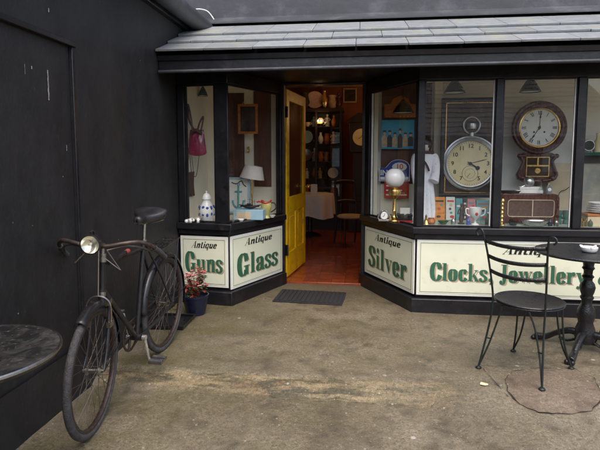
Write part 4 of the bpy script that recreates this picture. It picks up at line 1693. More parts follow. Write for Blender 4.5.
def leaf(mb, p, d, L, W, up, curl=.3):
    d = d.normalized()
    s_ = d.cross(Vector((0, 0, 1)))
    if s_.length < .01:
        s_ = Vector((1, 0, 0))
    s_ = (s_.normalized() + Vector((random.uniform(-.4, .4), random.uniform(-.4, .4), random.uniform(-.4, .4)))).normalized()
    n_ = s_.cross(d).normalized()
    a = p
    b1 = p + d * L * .35 + s_ * W * .5 + n_ * L * .06
    b2 = p + d * L * .35 - s_ * W * .5 + n_ * L * .06
    c1 = p + d * L * .75 + s_ * W * .32 - n_ * L * curl * .2
    c2 = p + d * L * .75 - s_ * W * .32 - n_ * L * curl * .2
    m1 = p + d * L * .4 - n_ * L * .02
    m2 = p + d * L * .75 - n_ * L * curl * .28
    e = p + d * L - n_ * L * curl * .5
    mb.face([a, m1, b1])
    mb.face([a, b2, m1])
    mb.face([b1, m1, m2, c1])
    mb.face([m1, b2, c2, m2])
    mb.face([c1, m2, e])
    mb.face([m2, c2, e])


rnd = random.Random(3)
stems, fol, fol2, fl1, fl2_ = MB(), MB(), MB(), MB(), MB()
for k in range(26):
    a = rnd.uniform(0, 6.28)
    rr_ = rnd.uniform(.0, .085)
    h_ = rnd.uniform(.06, .25) * (1.1 - rr_ * 2.5)
    q0 = Vector((math.cos(a) * rr_ * .5, math.sin(a) * rr_ * .5, .16))
    q1 = Vector((math.cos(a) * (rr_ + .05), math.sin(a) * (rr_ + .05), .17 + h_))
    stems.tube([q0, q0.lerp(q1, .5) + Vector((0, 0, .02)), q1], .0028, 5)
    for j in range(7):
        t = rnd.uniform(.35, 1.05)
        b_ = a + rnd.uniform(-1.8, 1.8)
        d = Vector((math.cos(b_), math.sin(b_), rnd.uniform(-.35, .6)))
        leaf(fol if rnd.random() < .5 else fol2, q0.lerp(q1, min(t, 1)), d, rnd.uniform(.035, .06), rnd.uniform(.025, .042), 0)
    if rnd.random() < .75:
        for j in range(rnd.randint(3, 6)):
            c = q1 + Vector((rnd.uniform(-.025, .025), rnd.uniform(-.025, .025), rnd.uniform(-.005, .03)))
            tgt = fl1 if rnd.random() < .7 else fl2_
            for i in range(5):
                b_ = i * 1.257 + rnd.uniform(0, .4)
                leaf(tgt, c, Vector((math.cos(b_), math.sin(b_), .5)), .017, .014, 0, .2)
stems.build('stem', 'leaf_red', pl)
fol.build('foliage', 'leaf_green', pl)
fol2.build('foliage', 'leaf_red', pl, label='bronze red begonia leaves')
fl1.build('flowers', 'petal', pl)
fl2_.build('flowers', 'petal_pale', pl, label='pale pink begonia flowers')
p = onZ(176, 323, 0)
tr = thing('tray', 'shallow black tray lying on the ground behind the rear wheel', 'tray', (-1.545, 3.90, gz(-1.545, 3.9)), R_(2))
mb = MB()
mb.box((-.13, -.16, .0), (.15, .16, .012))
mb.build('tray_base', 'iron', tr, bevel=.004)
mb = MB()
mb.tube([(-.13, -.16, .03), (.15, -.16, .03), (.16, .15, .03), (-.13, .16, .03)], (.007), 8, True)
for a, b_ in (((-.13, -.163, .008), (.15, -.157, .03)), ((.147, -.16, .008), (.153, .16, .03)), ((-.13, .157, .008), (.15, .163, .03)), ((-.133, -.16, .008), (-.127, .16, .03))):
    mb.box(a, b_)
mb.build('rim', 'iron', tr)

# ------------------------------------------------------------------ things in the windows
DZ = SILL - .001


def disp(name, label, cat, u, v, Y=None, group=None, z=None):
    """a thing whose base stands at the point seen at (u, v): on the deck, or at depth Y"""
    p = onY(u, v, Y) if Y else onZ(u, v, DZ)
    if not Y and p.y < 4.68 and u > 420:
        p = onY(u, v, 4.68)
        p.z = DZ
    if z is not None:
        p.z = z
    return thing(name, label, cat, p, 0, group)


def wpx(n, t):
    return px(n, t.location.y)


# pendant lamps hanging in the windows
def pendant(label, u, vtop, vbot, Y, wpx_):
    p = onY(u, vbot, Y)
    h = onY(u, vtop, Y).z - p.z
    r = px(wpx_, Y) / 2
    t = thing('pendant_lamp', label, 'lamp', p, 0, 'pendant lamps in the windows')
    mb = MB()
    mb.lathe([(r, 0), (r * .98, h * .06), (r * .72, h * .45), (r * .42, h * .82), (r * .26, h * .95), (r * .22, h), (r * .20, h), (r * .24, h * .93), (r * .40, h * .79), (r * .69, h * .43), (r * .94, h * .06), (r * .96, 0)], 32, closed=True)
    mb.build('lamp_shade', 'lamp_green', t, ang=50)
    mb = MB()
    mb.lathe([(r * .935, h * .055), (r * .685, h * .42), (r * .39, h * .78), (r * .1, h * .9)], 32)
    mb.build('shade_lining', 'lamp_white', t)
    mb = MB()
    mb.ball((0, 0, h * .35), r * .28, 14, 0, (1, 1, 1.25))
    mb.tube([(0, 0, h * .6), (0, 0, h * .92)], r * .14, 10)
    mb.build('bulb', 'lamp_white', t)
    mb = MB()
    mb.lathe([(0, h * .95), (r * .2, h * .96), (r * .16, h * 1.12), (0, h * 1.15)], 16)
    mb.tube([(0, 0, h * 1.1), (0, 0, 2.171 - p.z)], .004, 6)
    mb.build('cord', 'iron', t)
    return t


pendant('dark green conical pendant lamp hanging before the orange mirror', 403, 101, 113, 5.10, 21)
pendant('dark pendant lamp hanging above the big pocket watch picture', 454.5, 80, 93, 4.95, 20)
pendant('dark pendant lamp hanging above the round wall clock', 530, 78.5, 92, 4.95, 19)
pendant('small dark pendant lamp hanging above the maroon handbag', 203, 87, 96, 5.15, 10)

# --- left bay
p = Vector((-1.655, 5.02, 1.22))
hb = thing('handbag', 'maroon leather handbag hanging by its straps on the cream wall', 'handbag', onY(197.3, 154, 4.76), R_(-86))
hb.scale = (.8, .80, .98)
mb = MB()
def bagf(u, v):
    a = (u - .5) * 2
    b_ = v
    hw = .118 - .035 * b_ - .012 * (b_ < .05)
    return Vector((0, a * hw, b_ * .24 - .02 * (1 - a * a) * (1 - b_)))
n = 18
def bag_side(sgn):
    def f(u, v):
        q = bagf(u, v)
        a = (u - .5) * 2
        d = .055 * (1 - a ** 4) * (1 - .55 * v) * math.sin(math.pi * min(1, v * .85 + .15)) + .004 * noise.noise((u * 7, v * 7, sgn))
        q.x += sgn * d
        return q
    return f
mb.grid(bag_side(1), n, n)
mb.grid(bag_side(-1), n, n)
mb.build('bag_body', 'maroon', hb, ang=60)
mb = MB()
mb.tube(cr([Vector((.02, -.05, .21)), Vector((.018, -.06, .33)), Vector((.012, -.095, .48)), Vector((.008, -.105, .45)), Vector((.012, -.085, .32)), Vector((.02, -.01, .22))], 6), (.011), 8)
mb.build('strap', 'strap_brown', hb)
mb = MB()
mb.tube(cr([Vector((.02, .01, .22)), Vector((.03, .04, .30)), Vector((.03, .085, .365)), Vector((.03, .085, .33)), Vector((.02, .05, .21))], 6), (.010), 8)
mb.build('strap', 'strap_brown', hb)
mb = MB()
mb.tube(cr([Vector((.03, -.07, .20)), Vector((.05, 0, .235)), Vector((.03, .07, .20))], 6), .016, 8)
mb.build('flap', 'strap_brown', hb)
mb = MB()
mb.tube(cr([Vector((0.0, -.09, .02)), Vector((0.0, -.08, -.16)), Vector((0.0, -.02, -.22)), Vector((0.0, .02, -.02))], 7), .004, 6)
hs = mb.build('shoulder_strap', 'strap_brown', hb)

p = onX(191, 196, -1.672)
tp = thing('wall_hanging', 'small dark brown woven hanging low on the cream wall', 'wall hanging', p)
mb = MB()
mb.grid(lambda u, v: Vector((.006 * math.sin(u * 9 + v * 4), (u - .5) * .21, v * .24 + .012 * noise.noise((u * 9, v * 2, 4)))), 16, 10)
mb.build('cloth', 'tapestry', tp, solid=.006)
mb = MB()
for s in (-1, 1):
    mb.tube([Vector((0, .09 * s, .24)), Vector((.0, .02 * s, .48))], .0025, 5)
mb.build('cord', 'strap_brown', tp)
p0, p1 = onY(203, 193, 5.30), onY(199.5, 145, 5.38)
t = thing('walking_cane', 'thin dark walking cane leaning in the left window corner', 'cane', (p0.x, p0.y, DZ))
mb = MB()
mb.tube(cr([Vector((0, 0, 0)), Vector((p1.x - p0.x, p1.y - p0.y, p1.z - DZ)), Vector((p1.x - p0.x - .03, .02, p1.z - DZ + .05)), Vector((p1.x - p0.x - .07, .02, p1.z - DZ + .02))], 6), .0095, 8)
mb.build('shaft', 'dark_wood', t)

t = disp('china_jar', 'blue and white china jar standing behind the left window pane', 'jar', 207, 221)
mb = MB()
w_ = wpx(8.3, t)
mb.lathe([(0, 0), (w_ * .7, 0), (w_ * .78, .012), (w_, .07), (w_ * .98, .13), (w_ * .62, .175), (w_ * .50, .19), (w_ * .50, .205), (w_ * .58, .212), (0, .212)], 32)
mb.build('jar_body', 'white_china', t)
mb = MB()
for z0, z1, r in ((.055, .085, .985), (.120, .145, .985)):
    for k in range(11):
        a = k * 2 * math.pi / 11 + z0 * 9
        mb.ball((math.cos(a) * (w_ - .012), math.sin(a) * (w_ - .012), (z0 + z1) / 2 + .006 * math.sin(k * 2.3)), .0165, 10, 0, (1, 1, 1.1 + .35 * math.sin(k * 1.7)))
mb.build('blue_decoration', 'blue_china', t)
mb = MB()
mb.lathe([(w_ * .58, .213), (w_ * .5, .245), (w_ * .3, .265), (w_ * .1, .272), (.012, .29), (0, .295)], 24)
mb.build('lid', 'white_china', t)
t = disp('china_posy', 'white and green china posy lying at the front of the left window', 'ornament', 193, 222.5)
a, b_ = MB(), MB()
for k in range(11):
    a.ball((rnd.uniform(-.07, .07), rnd.uniform(-.02, .05), rnd.uniform(.012, .028)), rnd.uniform(.013, .022), 8)
for k in range(26):
    d = Vector((rnd.uniform(-1, 1), rnd.uniform(-1, 1), rnd.uniform(0, .9)))
    leaf(b_, Vector((rnd.uniform(-.06, .08), rnd.uniform(-.02, .05), .012)), d, .05, .02, 0)
a.build('blossom', 'white_china', t)
b_.build('leaves', 'leaf_green', t)


def picture_frame(t, w, h, fr, fmat, cmat, depth=.025, inner=None):
    mb = MB()
    for q in (((-w / 2, -depth, 0), (w / 2, 0, fr)), ((-w / 2, -depth, h - fr), (w / 2, 0, h)), ((-w / 2, -depth, fr), (-w / 2 + fr, 0, h - fr)), ((w / 2 - fr, -depth, fr), (w / 2, 0, h - fr))):
        mb.box(*q)
    f = mb.build('frame', fmat, t, bevel=.004)
    mb = MB()
    mb.box((-w / 2 + fr, -depth * .45, fr), (w / 2 - fr, -depth * .1, h - fr))
    c = mb.build('picture', cmat, t)
    return f, c


def wall_thing(name, label, cat, u0, v0, u1, v1, Y, group=None):
    a, b_ = onY(u0, v1, Y), onY(u1, v0, Y)
    t = thing(name, label, cat, ((a.x + b_.x) / 2, Y, min(a.z, b_.z)), 0, group)
    return t, abs(b_.x - a.x), abs(b_.z - a.z)


MT['dark_picture'] = M('dark_picture', (.035, .020, .014), .35, var=.8, scale=12, dirt=(.12, .07, .04), dirtamt=.3, dscale=14)
t, w_, h_ = wall_thing('framed_picture', 'dark painting in a brown wooden frame hanging in the left bay', 'picture', 238.5, 104, 258, 134, 5.28)
picture_frame(t, w_, h_, .026, 'orange_wood', 'dark_picture')
mb = MB()
mb.tube([(-w_ * .3, .004, h_), (0, .004, h_ + .10), (w_ * .3, .004, h_)], .0016, 5)
mb.build('wire', 'brass', t)
t, w_, h_ = wall_thing('framed_picture', 'anchor picture in a pale blue frame behind the model ship', 'picture', 227, 177.5, 249.5, 213, 5.17)
t.rotation_euler[0] = R_(-6)
picture_frame(t, w_, h_, .018, 'pale_blue', 'paper')
mb = MB()
an = lambda x, z: Vector((x * w_, -.014, h_ * z))
mb.tube([an(0, .16), an(0, .74)], .010, 8)
mb.tube([an(-.16, .60), an(.16, .60)], .009, 8)
mb.tube(cr([an(-.24, .36), an(-.18, .22), an(0, .15), an(.18, .22), an(.24, .36)], 6), .010, 8)
mb.tube([an(.04 * math.cos(k * .63), .80 + .05 * math.sin(k * .63)) for k in range(10)], .006, 6, True)
mb.build('anchor', 'teal_ink', t)
mb = MB()
mb.tube(cr([an(-.30, .86), an(-.1, .82), an(.12, .90), an(.22, .80), an(.34, .74)], 6), .005, 6)
mb.build('rope', 'dark_wood', t)
t = disp('lampshade', 'off-white fabric lampshade tipped to one side under the dark painting', 'lampshade', 252, 178.5, 5.22)
mb = MB()
T = Matrix.Rotation(R_(9), 4, 'Y')
ws = wpx(12.6, t)
mb.lathe([(ws, 0), (ws * .70, .135), (ws * .69, .135), (ws * .985, 0)], 36, T, closed=True)
mb.build('shade', 'cloth_white', t)
mb = MB()
mb.tube([T @ Vector((0, 0, .13)), T @ Vector((0, 0, -.02)), Vector((0, 0, DZ - t.location.z + .02))], .008, 8)
mb.lathe([(0, 0), (.05, 0), (.045, .02), (.012, .03), (0, .03)], 20, Matrix.Translation((0, 0, DZ - t.location.z)))
mb.build('lamp_stem', 'brass', t)
t = disp('display_box', 'pale blue box with a grey front standing in the left bay', 'box', 248, 220)
w_ = wpx(31, t)
bt = .098
mb = MB()
mb.box((-w_ / 2, .0, 0), (w_ / 2, .22, bt))
mb.build('box_body', 'pale_blue', t, bevel=.004)
mb = MB()
mb.box((-w_ * .40, -.004, .006), (w_ * .10, -.0005, bt * .80))
mb.build('label_patch', 'cardboard', t)
bx_top = t.location.z + bt
t2 = thing('model_ship', 'small dark model ship on the pale blue box', 'model ship', (t.location.x, t.location.y + .09, bx_top + .001))
mb = MB()
def hull(u, v):
    x = (u - .5) * .22
    k = 1 - abs(u - .5) ** 2 * 3.9
    a = math.pi * (v)
    return Vector((x, math.cos(a) * .030 * max(.05, k), .030 - math.sin(a) * .030 * max(.25, k) + .016 * abs(u - .5) * 2))
mb.grid(hull, 18, 10)
mb.build('hull', 'iron', t2, solid=.004)
mb = MB()
mb.box((-.095, -.02, .024), (.095, .02, .030))
mb.box((-.045, -.014, .03), (.03, .014, .045))
mb.box((-.03, -.010, .045), (.01, .010, .057))
mb.build('deck_house', 'iron', t2)
mb = MB()
for x, hh in ((-.05, .10), (.0, .12), (.05, .095)):
    mb.tube([(x, 0, .03), (x, 0, hh)], .0022, 6)
    mb.tube([(x - .022, 0, hh * .8), (x + .022, 0, hh * .8)], .0014, 5)
mb.build('mast', 'iron', t2)
t = disp('flower_jug', 'yellow green glazed jug with a red rim in the left bay', 'jug', 266.5, 218)
k = .0102
mb = MB()
mb.lathe([(0, 0), (.034, 0), (.030, .012), (.024, .028), (.040, .07), (.056, .115), (.052, .15), (.046, .165), (.040, .165), (.044, .15), (.047, .115), (.03, .06), (0, .04)], 28)
mb.build('jug_body', 'yellow_glaze', t)
mb = MB()
mb.tube(cr([Vector((.045, 0, .155)), Vector((.085, 0, .15)), Vector((.095, 0, .10)), Vector((.045, 0, .06))], 6), .007, 8)
mb.build('handle', 'rust', t)
mb = MB()
mb.tube([Vector((.049 * math.cos(q * .35), .049 * math.sin(q * .35), .166 + .012 * math.cos(q * .35 * 2))) for q in range(18)], .008, 8, True)
mb.tube(cr([Vector((-.045, 0, .165)), Vector((-.075, 0, .168)), Vector((-.10, 0, .160))], 5), [.010] * 6 + [.008] * 5, 8)
mb.build('rim', 'enamel_red', t)
t = disp('small_dish', 'little white dish next to the glazed jug', 'dish', 272, 217.5)
mb = MB()
mb.lathe([(0, 0), (.018, 0), (.036, .022), (.038, .026), (.033, .024), (.015, .008), (0, .008)], 24)
mb.build('dish_body', 'white_china', t)
t, w_, h_ = wall_thing('key_hook', 'tiny brass hook plate on the cream post in the left bay', 'hook', 247, 146, 250, 153, 5.43)
mb = MB()
mb.box((-.012, -.004, 0), (.012, 0, .07))
mb.tube(cr([Vector((0, -.004, .05)), Vector((0, -.03, .045)), Vector((0, -.035, .02)), Vector((0, -.02, .005))], 5), .004, 6)
mb.build('hook_body', 'brass', t)

# --- window nearest the doorway, right bay
t, w_, h_ = wall_thing('orange_mirror', 'orange framed overmantel mirror with an arched top behind the pendant lamp', 'mirror', 384, 96, 417, 118, 5.42)
mb = MB()
arch = [(-w_ / 2, 0), (w_ / 2, 0), (w_ / 2, h_ * .62), (w_ * .30, h_ * .66), (w_ * .24, h_ * .88), (0, h_ * 1.02), (-w_ * .24, h_ * .88), (-w_ * .30, h_ * .66), (-w_ / 2, h_ * .62)]
T = Matrix.Rotation(R_(90), 4, 'X')
mb.prism(arch, 0, .022, mat=T)
mb.build('frame', 'orange_wood', t, bevel=.004)
mb = MB()
mb.prism([(x * .84, .02 + z * .82) for x, z in arch], .0225, .026, mat=T)
o = mb.build('mirror_field', 'orange_wood', t)
mb = MB()
for q in range(9):
    mb.ball((-w_ * .44 + q * w_ * .11, -.028, h_ * .06), .008, 8)
mb.build('beading', 'brass', t)

t, w_, h_ = wall_thing('painting', 'bright blue unframed painting of standing figures above the globe lamp', 'painting', 381, 120, 414, 149, 5.40)
mb = MB()
mb.box((-w_ / 2, -.02, 0), (w_ / 2, 0, h_))
mb.build('canvas', 'paint_blue', t)
mb = MB()
r2 = random.Random(11)
for q in range(6):
    x = -w_ * .40 + q * w_ * .16
    hh = h_ * r2.uniform(.45, .72)
    z0 = h_ * r2.uniform(.03, .10)
    wd = w_ * r2.uniform(.06, .078)
    mb.prism([(x - wd, z0), (x + wd, z0), (x + wd * 1.15, z0 + hh * .55), (x + wd * .5, z0 + hh * .72), (x - wd * .5, z0 + hh * .72), (x - wd * 1.15, z0 + hh * .55)], .021 + q * .0006, .0215 + q * .0006, q % 2, mat=T)
    mb.prism([(x + wd * .62 * math.cos(j * .785), z0 + hh * .84 + wd * .75 * math.sin(j * .785)) for j in range(8)], .0225, .023, 0, mat=T)
    mb.prism([(x - wd * .8, z0 + hh * .9), (x + wd * .8, z0 + hh * .9), (x + wd * .45, z0 + hh * 1.02), (x - wd * .45, z0 + hh * 1.02)], .0236, .024, 1, mat=T)
mb.build('painted_figures', ['skin_tan', 'dark_wood'], t)

t, w_, h_ = wall_thing('enamel_sign', 'blue arched enamel sign lettered IN with a white oval 10', 'sign', 379, 159.5, 410, 181, 5.38)
arch = [(-w_ / 2, 0), (w_ / 2, 0), (w_ / 2, h_ * .62)] + [(w_ * .12 + w_ * .36 * math.cos(a), h_ * .60 + h_ * .40 * math.sin(a)) for a in [k * math.pi / 10 for k in range(11)]] + [(-w_ * .32, h_ * .58), (-w_ / 2, h_ * .58)]
arch = [(-w_ / 2, 0), (w_ / 2, 0), (w_ / 2, h_ * .66)] + [(w_ * .14 + w_ * .36 * math.cos(a), h_ * .66 + h_ * .34 * math.sin(a)) for a in [k * math.pi / 10 for k in range(1, 10)]] + [(-w_ * .30, h_ * .62), (-w_ / 2, h_ * .60)]
mb = MB()
mb.prism(arch, 0, .008, mat=T)
mb.build('sign_back', 'sign_white', t)
mb = MB()
mb.prism([(x * .95, h_ * .03 + z * .95) for x, z in arch if True], .0085, .0105, mat=T)
mb.build('sign_face', 'enamel_blue', t)
mb = MB()
mb.prism([(w_ * .16 + w_ * .24 * math.cos(a), h_ * .66 + h_ * .20 * math.sin(a)) for a in [k * math.pi / 12 for k in range(24)]], .011, .0125, mat=T)
mb.box((-w_ * .46, -.0125, h_ * .06), (w_ * .46, -.011, h_ * .20))
mb.build('oval', 'sign_white', t)
text_obj('lettering', '10', h_ * .34, 'red_ink', t, (w_ * .16, -.0135, h_ * .66), bold=.001)
text_obj('lettering', 'IN', h_ * .34, 'sign_white', t, (-w_ * .34, -.0125, h_ * .38), bold=.002)

t, w_, h_ = wall_thing('enamel_sign', 'red and white enamel sign low behind the globe lamp', 'sign', 384, 181.5, 409, 198, 5.385)
mb = MB()
mb.box((-w_ / 2, -.008, 0), (w_ / 2, 0, h_))
mb.build('sign_face', 'enamel_red', t, bevel=.004)
mb = MB()
for q in range(3):
    mb.box((-w_ * .42, -.0095, h_ * (.16 + q * .27)), (w_ * .42 - q * .05, -.0082, h_ * (.24 + q * .27)))
mb.build('white_band', 'sign_white', t)

t = disp('oil_lamp', 'brass oil lamp with a white globe shade beside the window post', 'lamp', 394, 221)
mb = MB()
hz = lambda v: onY(394, v, t.location.y).z - t.location.z
rg = wpx(9.7, t)
gc = hz(178)
mb.lathe([(0, 0), (.060, 0), (.063, .006), (.056, .018), (.030, .030), (.018, .05), (.015, .09), (.020, .10), (.015, .11), (.015, hz(199)), (.03, hz(198) + .008), (.056, hz(195)), (.062, hz(192)), (.055, hz(189.5)), (.028, hz(188.5)), (.030, hz(187.5)), (.036, gc - rg * .93), (0, gc - rg * .92)], 28)
mb.build('lamp_base', 'brass', t)
mb = MB()
mb.lathe([(rg * math.sin(a), gc - rg * math.cos(a)) for a in [R_(22) + k * (math.pi - R_(22 + 20)) / 18 for k in range(19)]] + [(rg * .30, gc + rg * .93)], 32)
mb.build('globe_shade', 'white_china', t)
mb = MB()
mb.tube([(rg * .3, 0, hz(192)), (rg * .9, 0, hz(193))], .003, 6)
mb.ball((rg * .95, 0, hz(193)), .009, 8, 0, (.4, 1, 1))
mb.build('wick_key', 'brass', t)

t = disp('table_clock', 'small ornate silver table clock left of the globe lamp foot', 'clock', 384, 221)
mb = MB()
k_ = wpx(1, t)
mb.box((-5.5 * k_, -.02, 0), (5.5 * k_, .03, .018))
mb.lathe([(0, -.025), (3.8 * k_, -.025), (4.6 * k_, -.015), (4.6 * k_, .02), (0, .02)], 24, Matrix.Translation((0, 0, 5.4 * k_)) @ Matrix.Rotation(R_(-90), 4, 'X'))
for s in (-1, 1):
    mb.tube(cr([Vector((5.2 * k_ * s, 0, .018)), Vector((5.8 * k_ * s, 0, 4 * k_)), Vector((4.2 * k_ * s, 0, 7 * k_)), Vector((1.5 * k_ * s, 0, 10.5 * k_))], 5), .008, 8)
mb.build('case', 'silver', t, bevel=.002)
mb = MB()
mb.lathe([(0, 0), (3.3 * k_, 0), (3.3 * k_, .002), (0, .002)], 24, Matrix.Translation((0, -.0262, 5.4 * k_)) @ Matrix.Rotation(R_(90), 4, 'X'))
mb.build('dial', 'dial_white', t)
mb = MB()
mb.tube([(0, -.0300, 5.4 * k_), (.5 * k_, -.0300, 7.8 * k_)], .002, 5)
mb.tube([(0, -.0300, 5.4 * k_), (-1.6 * k_, -.0300, 4.8 * k_)], .002, 5)
mb.build('hands', 'sign_black', t)

t = thing('dress', 'white patterned dress hanging on a stand behind the window post', 'dress', (onY(424, 200, 5.10).x, 5.10, DZ))
zt = onY(424, 150, 5.10).z - DZ
mb = MB()
def dressf(u, v):
    a = 2 * math.pi * u
    z = v * zt
    if v < .62:
        r = .165 - .07 * (v / .62)
        fold = .014 * math.sin(a * 9) * (1 - v / .62)
    elif v < .9:
        q = (v - .62) / .28
        r = .095 + .02 * math.sin(q * 1.6)
        fold = .002
    else:
        q = (v - .9) / .1
        r = .112 * (1 - q) + .038 * q
        fold = 0
    return Vector((math.cos(a) * (r + fold), math.sin(a) * (r + fold) * .72, z))
mb.grid(lambda u, v: Vector((dressf(u, v).x * .80, dressf(u, v).y, dressf(u, v).z)), 90, 26)
mb.build('gown', 'dress', t, solid=.004, ang=70)
for s in (-1, 1):
    mb = MB()
    mb.tube(cr([Vector((.065 * s, 0, zt * .915)), Vector((.092 * s, -.02, zt * .82)), Vector((.098 * s, -.06, zt * .66)), Vector((.075 * s, -.09, zt * .55))], 6), [.050, .054, .056, .056, .054, .052, .050, .048, .046, .044, .042, .040, .040, .040, .042, .045, .048, .050, .052][:19], 12)
    mb.build('sleeve', 'dress', t)
mb = MB()
mb.tube(cr([Vector((-.07, -.05, zt * .93)), Vector((0, -.10, zt * .80)), Vector((.03, -.10, zt * .70))], 6), (.010), 8)
mb.tube([(.075 * math.cos(q * .63), .06 * math.sin(q * .63), zt * .965) for q in range(10)], .016, 8, True)
mb.build('collar_trim', 'strap_brown', t)
mb = MB()
mb.ball((0, 0, zt * 1.07), .062, 16, 0, (.85, 1, 1.25))
mb.tube([(0, 0, zt * .95), (0, 0, zt * 1.03)], .035, 12)
mb.build('mannequin_head', 'cloth_white', t)
mb = MB()
mb.ball((0, .012, zt * 1.085), .075, 16, 0, (.95, 1, 1.12))
mb.build('wig', 'dark_wood', t)

t = disp('black_shoe_box', 'low black box with a white price tag near the window post', 'box', 405, 222)
k_ = wpx(1, t)
mb = MB()
mb.box((-7 * k_, 0, 0), (7 * k_, .12, 5 * k_))
mb.box((-7.4 * k_, -.005, 5 * k_), (7.4 * k_, .125, 7.4 * k_))
mb.build('box_body', 'iron', t, bevel=.004)
mb = MB()
mb.box((-5 * k_, .0, 8.2 * k_), (4.5 * k_, .006, 14 * k_))
mb.box((-1 * k_, .002, 7.4 * k_), (1 * k_, .005, 8.2 * k_))
tg = mb.build('price_tag', 'paper', t)
mb = MB()
mb.box((-7 * k_, -.03, 0), (7 * k_, -.008, 1.6 * k_))
mb.build('red_strip', 'enamel_red', t)

# --- window with the big pocket watch
t, w_, h_ = wall_thing('framed_picture', 'large black framed picture of a giant pocket watch reading ten past four', 'picture', 439, 97.5, 500, 197, 5.20)
picture_frame(t, w_, h_, .036, 'iron', 'dark_picture', .035)
mb = MB()
i_ = .046
for q in (((-w_ / 2 + i_, -.018, i_), (w_ / 2 - i_, -.016, i_ + .008)), ((-w_ / 2 + i_, -.018, h_ - i_ - .008), (w_ / 2 - i_, -.016, h_ - i_)), ((-w_ / 2 + i_, -.018, i_ + .008), (-w_ / 2 + i_ + .008, -.016, h_ - i_ - .008)), ((w_ / 2 - i_ - .008, -.018, i_ + .008), (w_ / 2 - i_, -.016, h_ - i_ - .008))):
    mb.box(*q)
mb.build('inner_slip', 'brass', t)
wc = onY(470.5, 163.5, 5.17)
lx, lz = wc.x - t.location.x, wc.z - t.location.z
k_ = px(1, 5.17)
RW = Matrix.Translation((lx, -.016, lz)) @ Matrix.Rotation(R_(90), 4, 'X')
mb = MB()
mb.lathe([(21.5 * k_, .0), (21.5 * k_, .012), (22.5 * k_, .017), (24.2 * k_, .010), (25 * k_, .016), (26.3 * k_, .012), (26.8 * k_, 0)], 64, RW, closed=True)
mb.tube([RW @ Vector((k_ * 7.6 * math.cos(a), 36.5 * k_ + k_ * 7.8 * math.sin(a), .010)) for a in [q * math.pi / 14 for q in range(28)]], .010, 8, True)
mb.tube([RW @ Vector((0, 26 * k_, .008)), RW @ Vector((0, 29.5 * k_, .008))], 2.6 * k_, 14)
mb.lathe([(0, 0), (4.4 * k_, 0), (4.8 * k_, 2 * k_), (4.4 * k_, 5 * k_), (0, 5.4 * k_)], 20, RW @ Matrix.Translation((0, 33 * k_, .006)) @ Matrix.Rotation(R_(-90), 4, 'X'))
wcse = mb.build('watch_case', 'silver', t)
mb = MB()
mb.lathe([(0, 0), (21.4 * k_, 0), (21.4 * k_, .004), (0, .004)], 64, RW)
mb.build('dial', 'dial_cream', t)
for nnum in range(1, 13):
    if nnum == 6:
        continue
    a = R_(90 - 30 * nnum)
    text_obj('numeral', str(nnum), 5.4 * k_, 'sign_black', t, (lx + math.cos(a) * 16.6 * k_, -.0215, lz + math.sin(a) * 16.6 * k_), bold=.0008)
mb = MB()
for q in range(60):
    a = q * math.pi / 30
    mb.hexa([RW @ Vector((math.cos(a) * r_ * k_ - math.sin(a) * s_ * .0012, math.sin(a) * r_ * k_ + math.cos(a) * s_ * .0012, z_)) for z_ in (.0045, .0052) for r_, s_ in ((19.8, -1), (20.9, -1), (20.9, 1), (19.8, 1))])
mb.tube([RW @ Vector((7.4 * k_ * math.cos(q * .2094), -9.6 * k_ + 7.4 * k_ * math.sin(q * .2094), .0048)) for q in range(30)], .0016, 5, True)
mb.tube([RW @ Vector((4.6 * k_ * math.cos(q * .2094), -9.6 * k_ + 4.6 * k_ * math.sin(q * .2094), .0048)) for q in range(30)], .0009, 5, True)
mb.tube([RW @ Vector((0, -9.6 * k_, .006)), RW @ Vector((-2.5 * k_, -13 * k_, .006))], .0018, 5)
mb.build('minute_track', 'sign_black', t)
mb = MB()
def hand(L, ang_, wd, z):
    a = R_(ang_)
    d, n_ = Vector((math.cos(a), math.sin(a), 0)), Vector((-math.sin(a), math.cos(a), 0))
    P = [d * -3 * k_ - n_ * wd * .5, d * L * .75 - n_ * wd, d * L, d * L * .75 + n_ * wd, d * -3 * k_ + n_ * wd * .5]
    mb.prism([(p_.x, p_.y) for p_ in P], z, z + .001, mat=RW)
hand(16.5 * k_, 15, .0045, .007)
hand(9.5 * k_, -32, .008, .0085)
mb.prism([(k_ * (8.2 * math.cos(R_(-32)) + 2.1 * math.cos(q * .7854)), k_ * (8.2 * math.sin(R_(-32)) + 2.1 * math.sin(q * .7854))) for q in range(8)], .0096, .0102, mat=RW)
mb.lathe([(0, .0105), (1.6 * k_, .0105), (0, .013)], 12, RW)
mb.build('hands', 'sign_black', t)

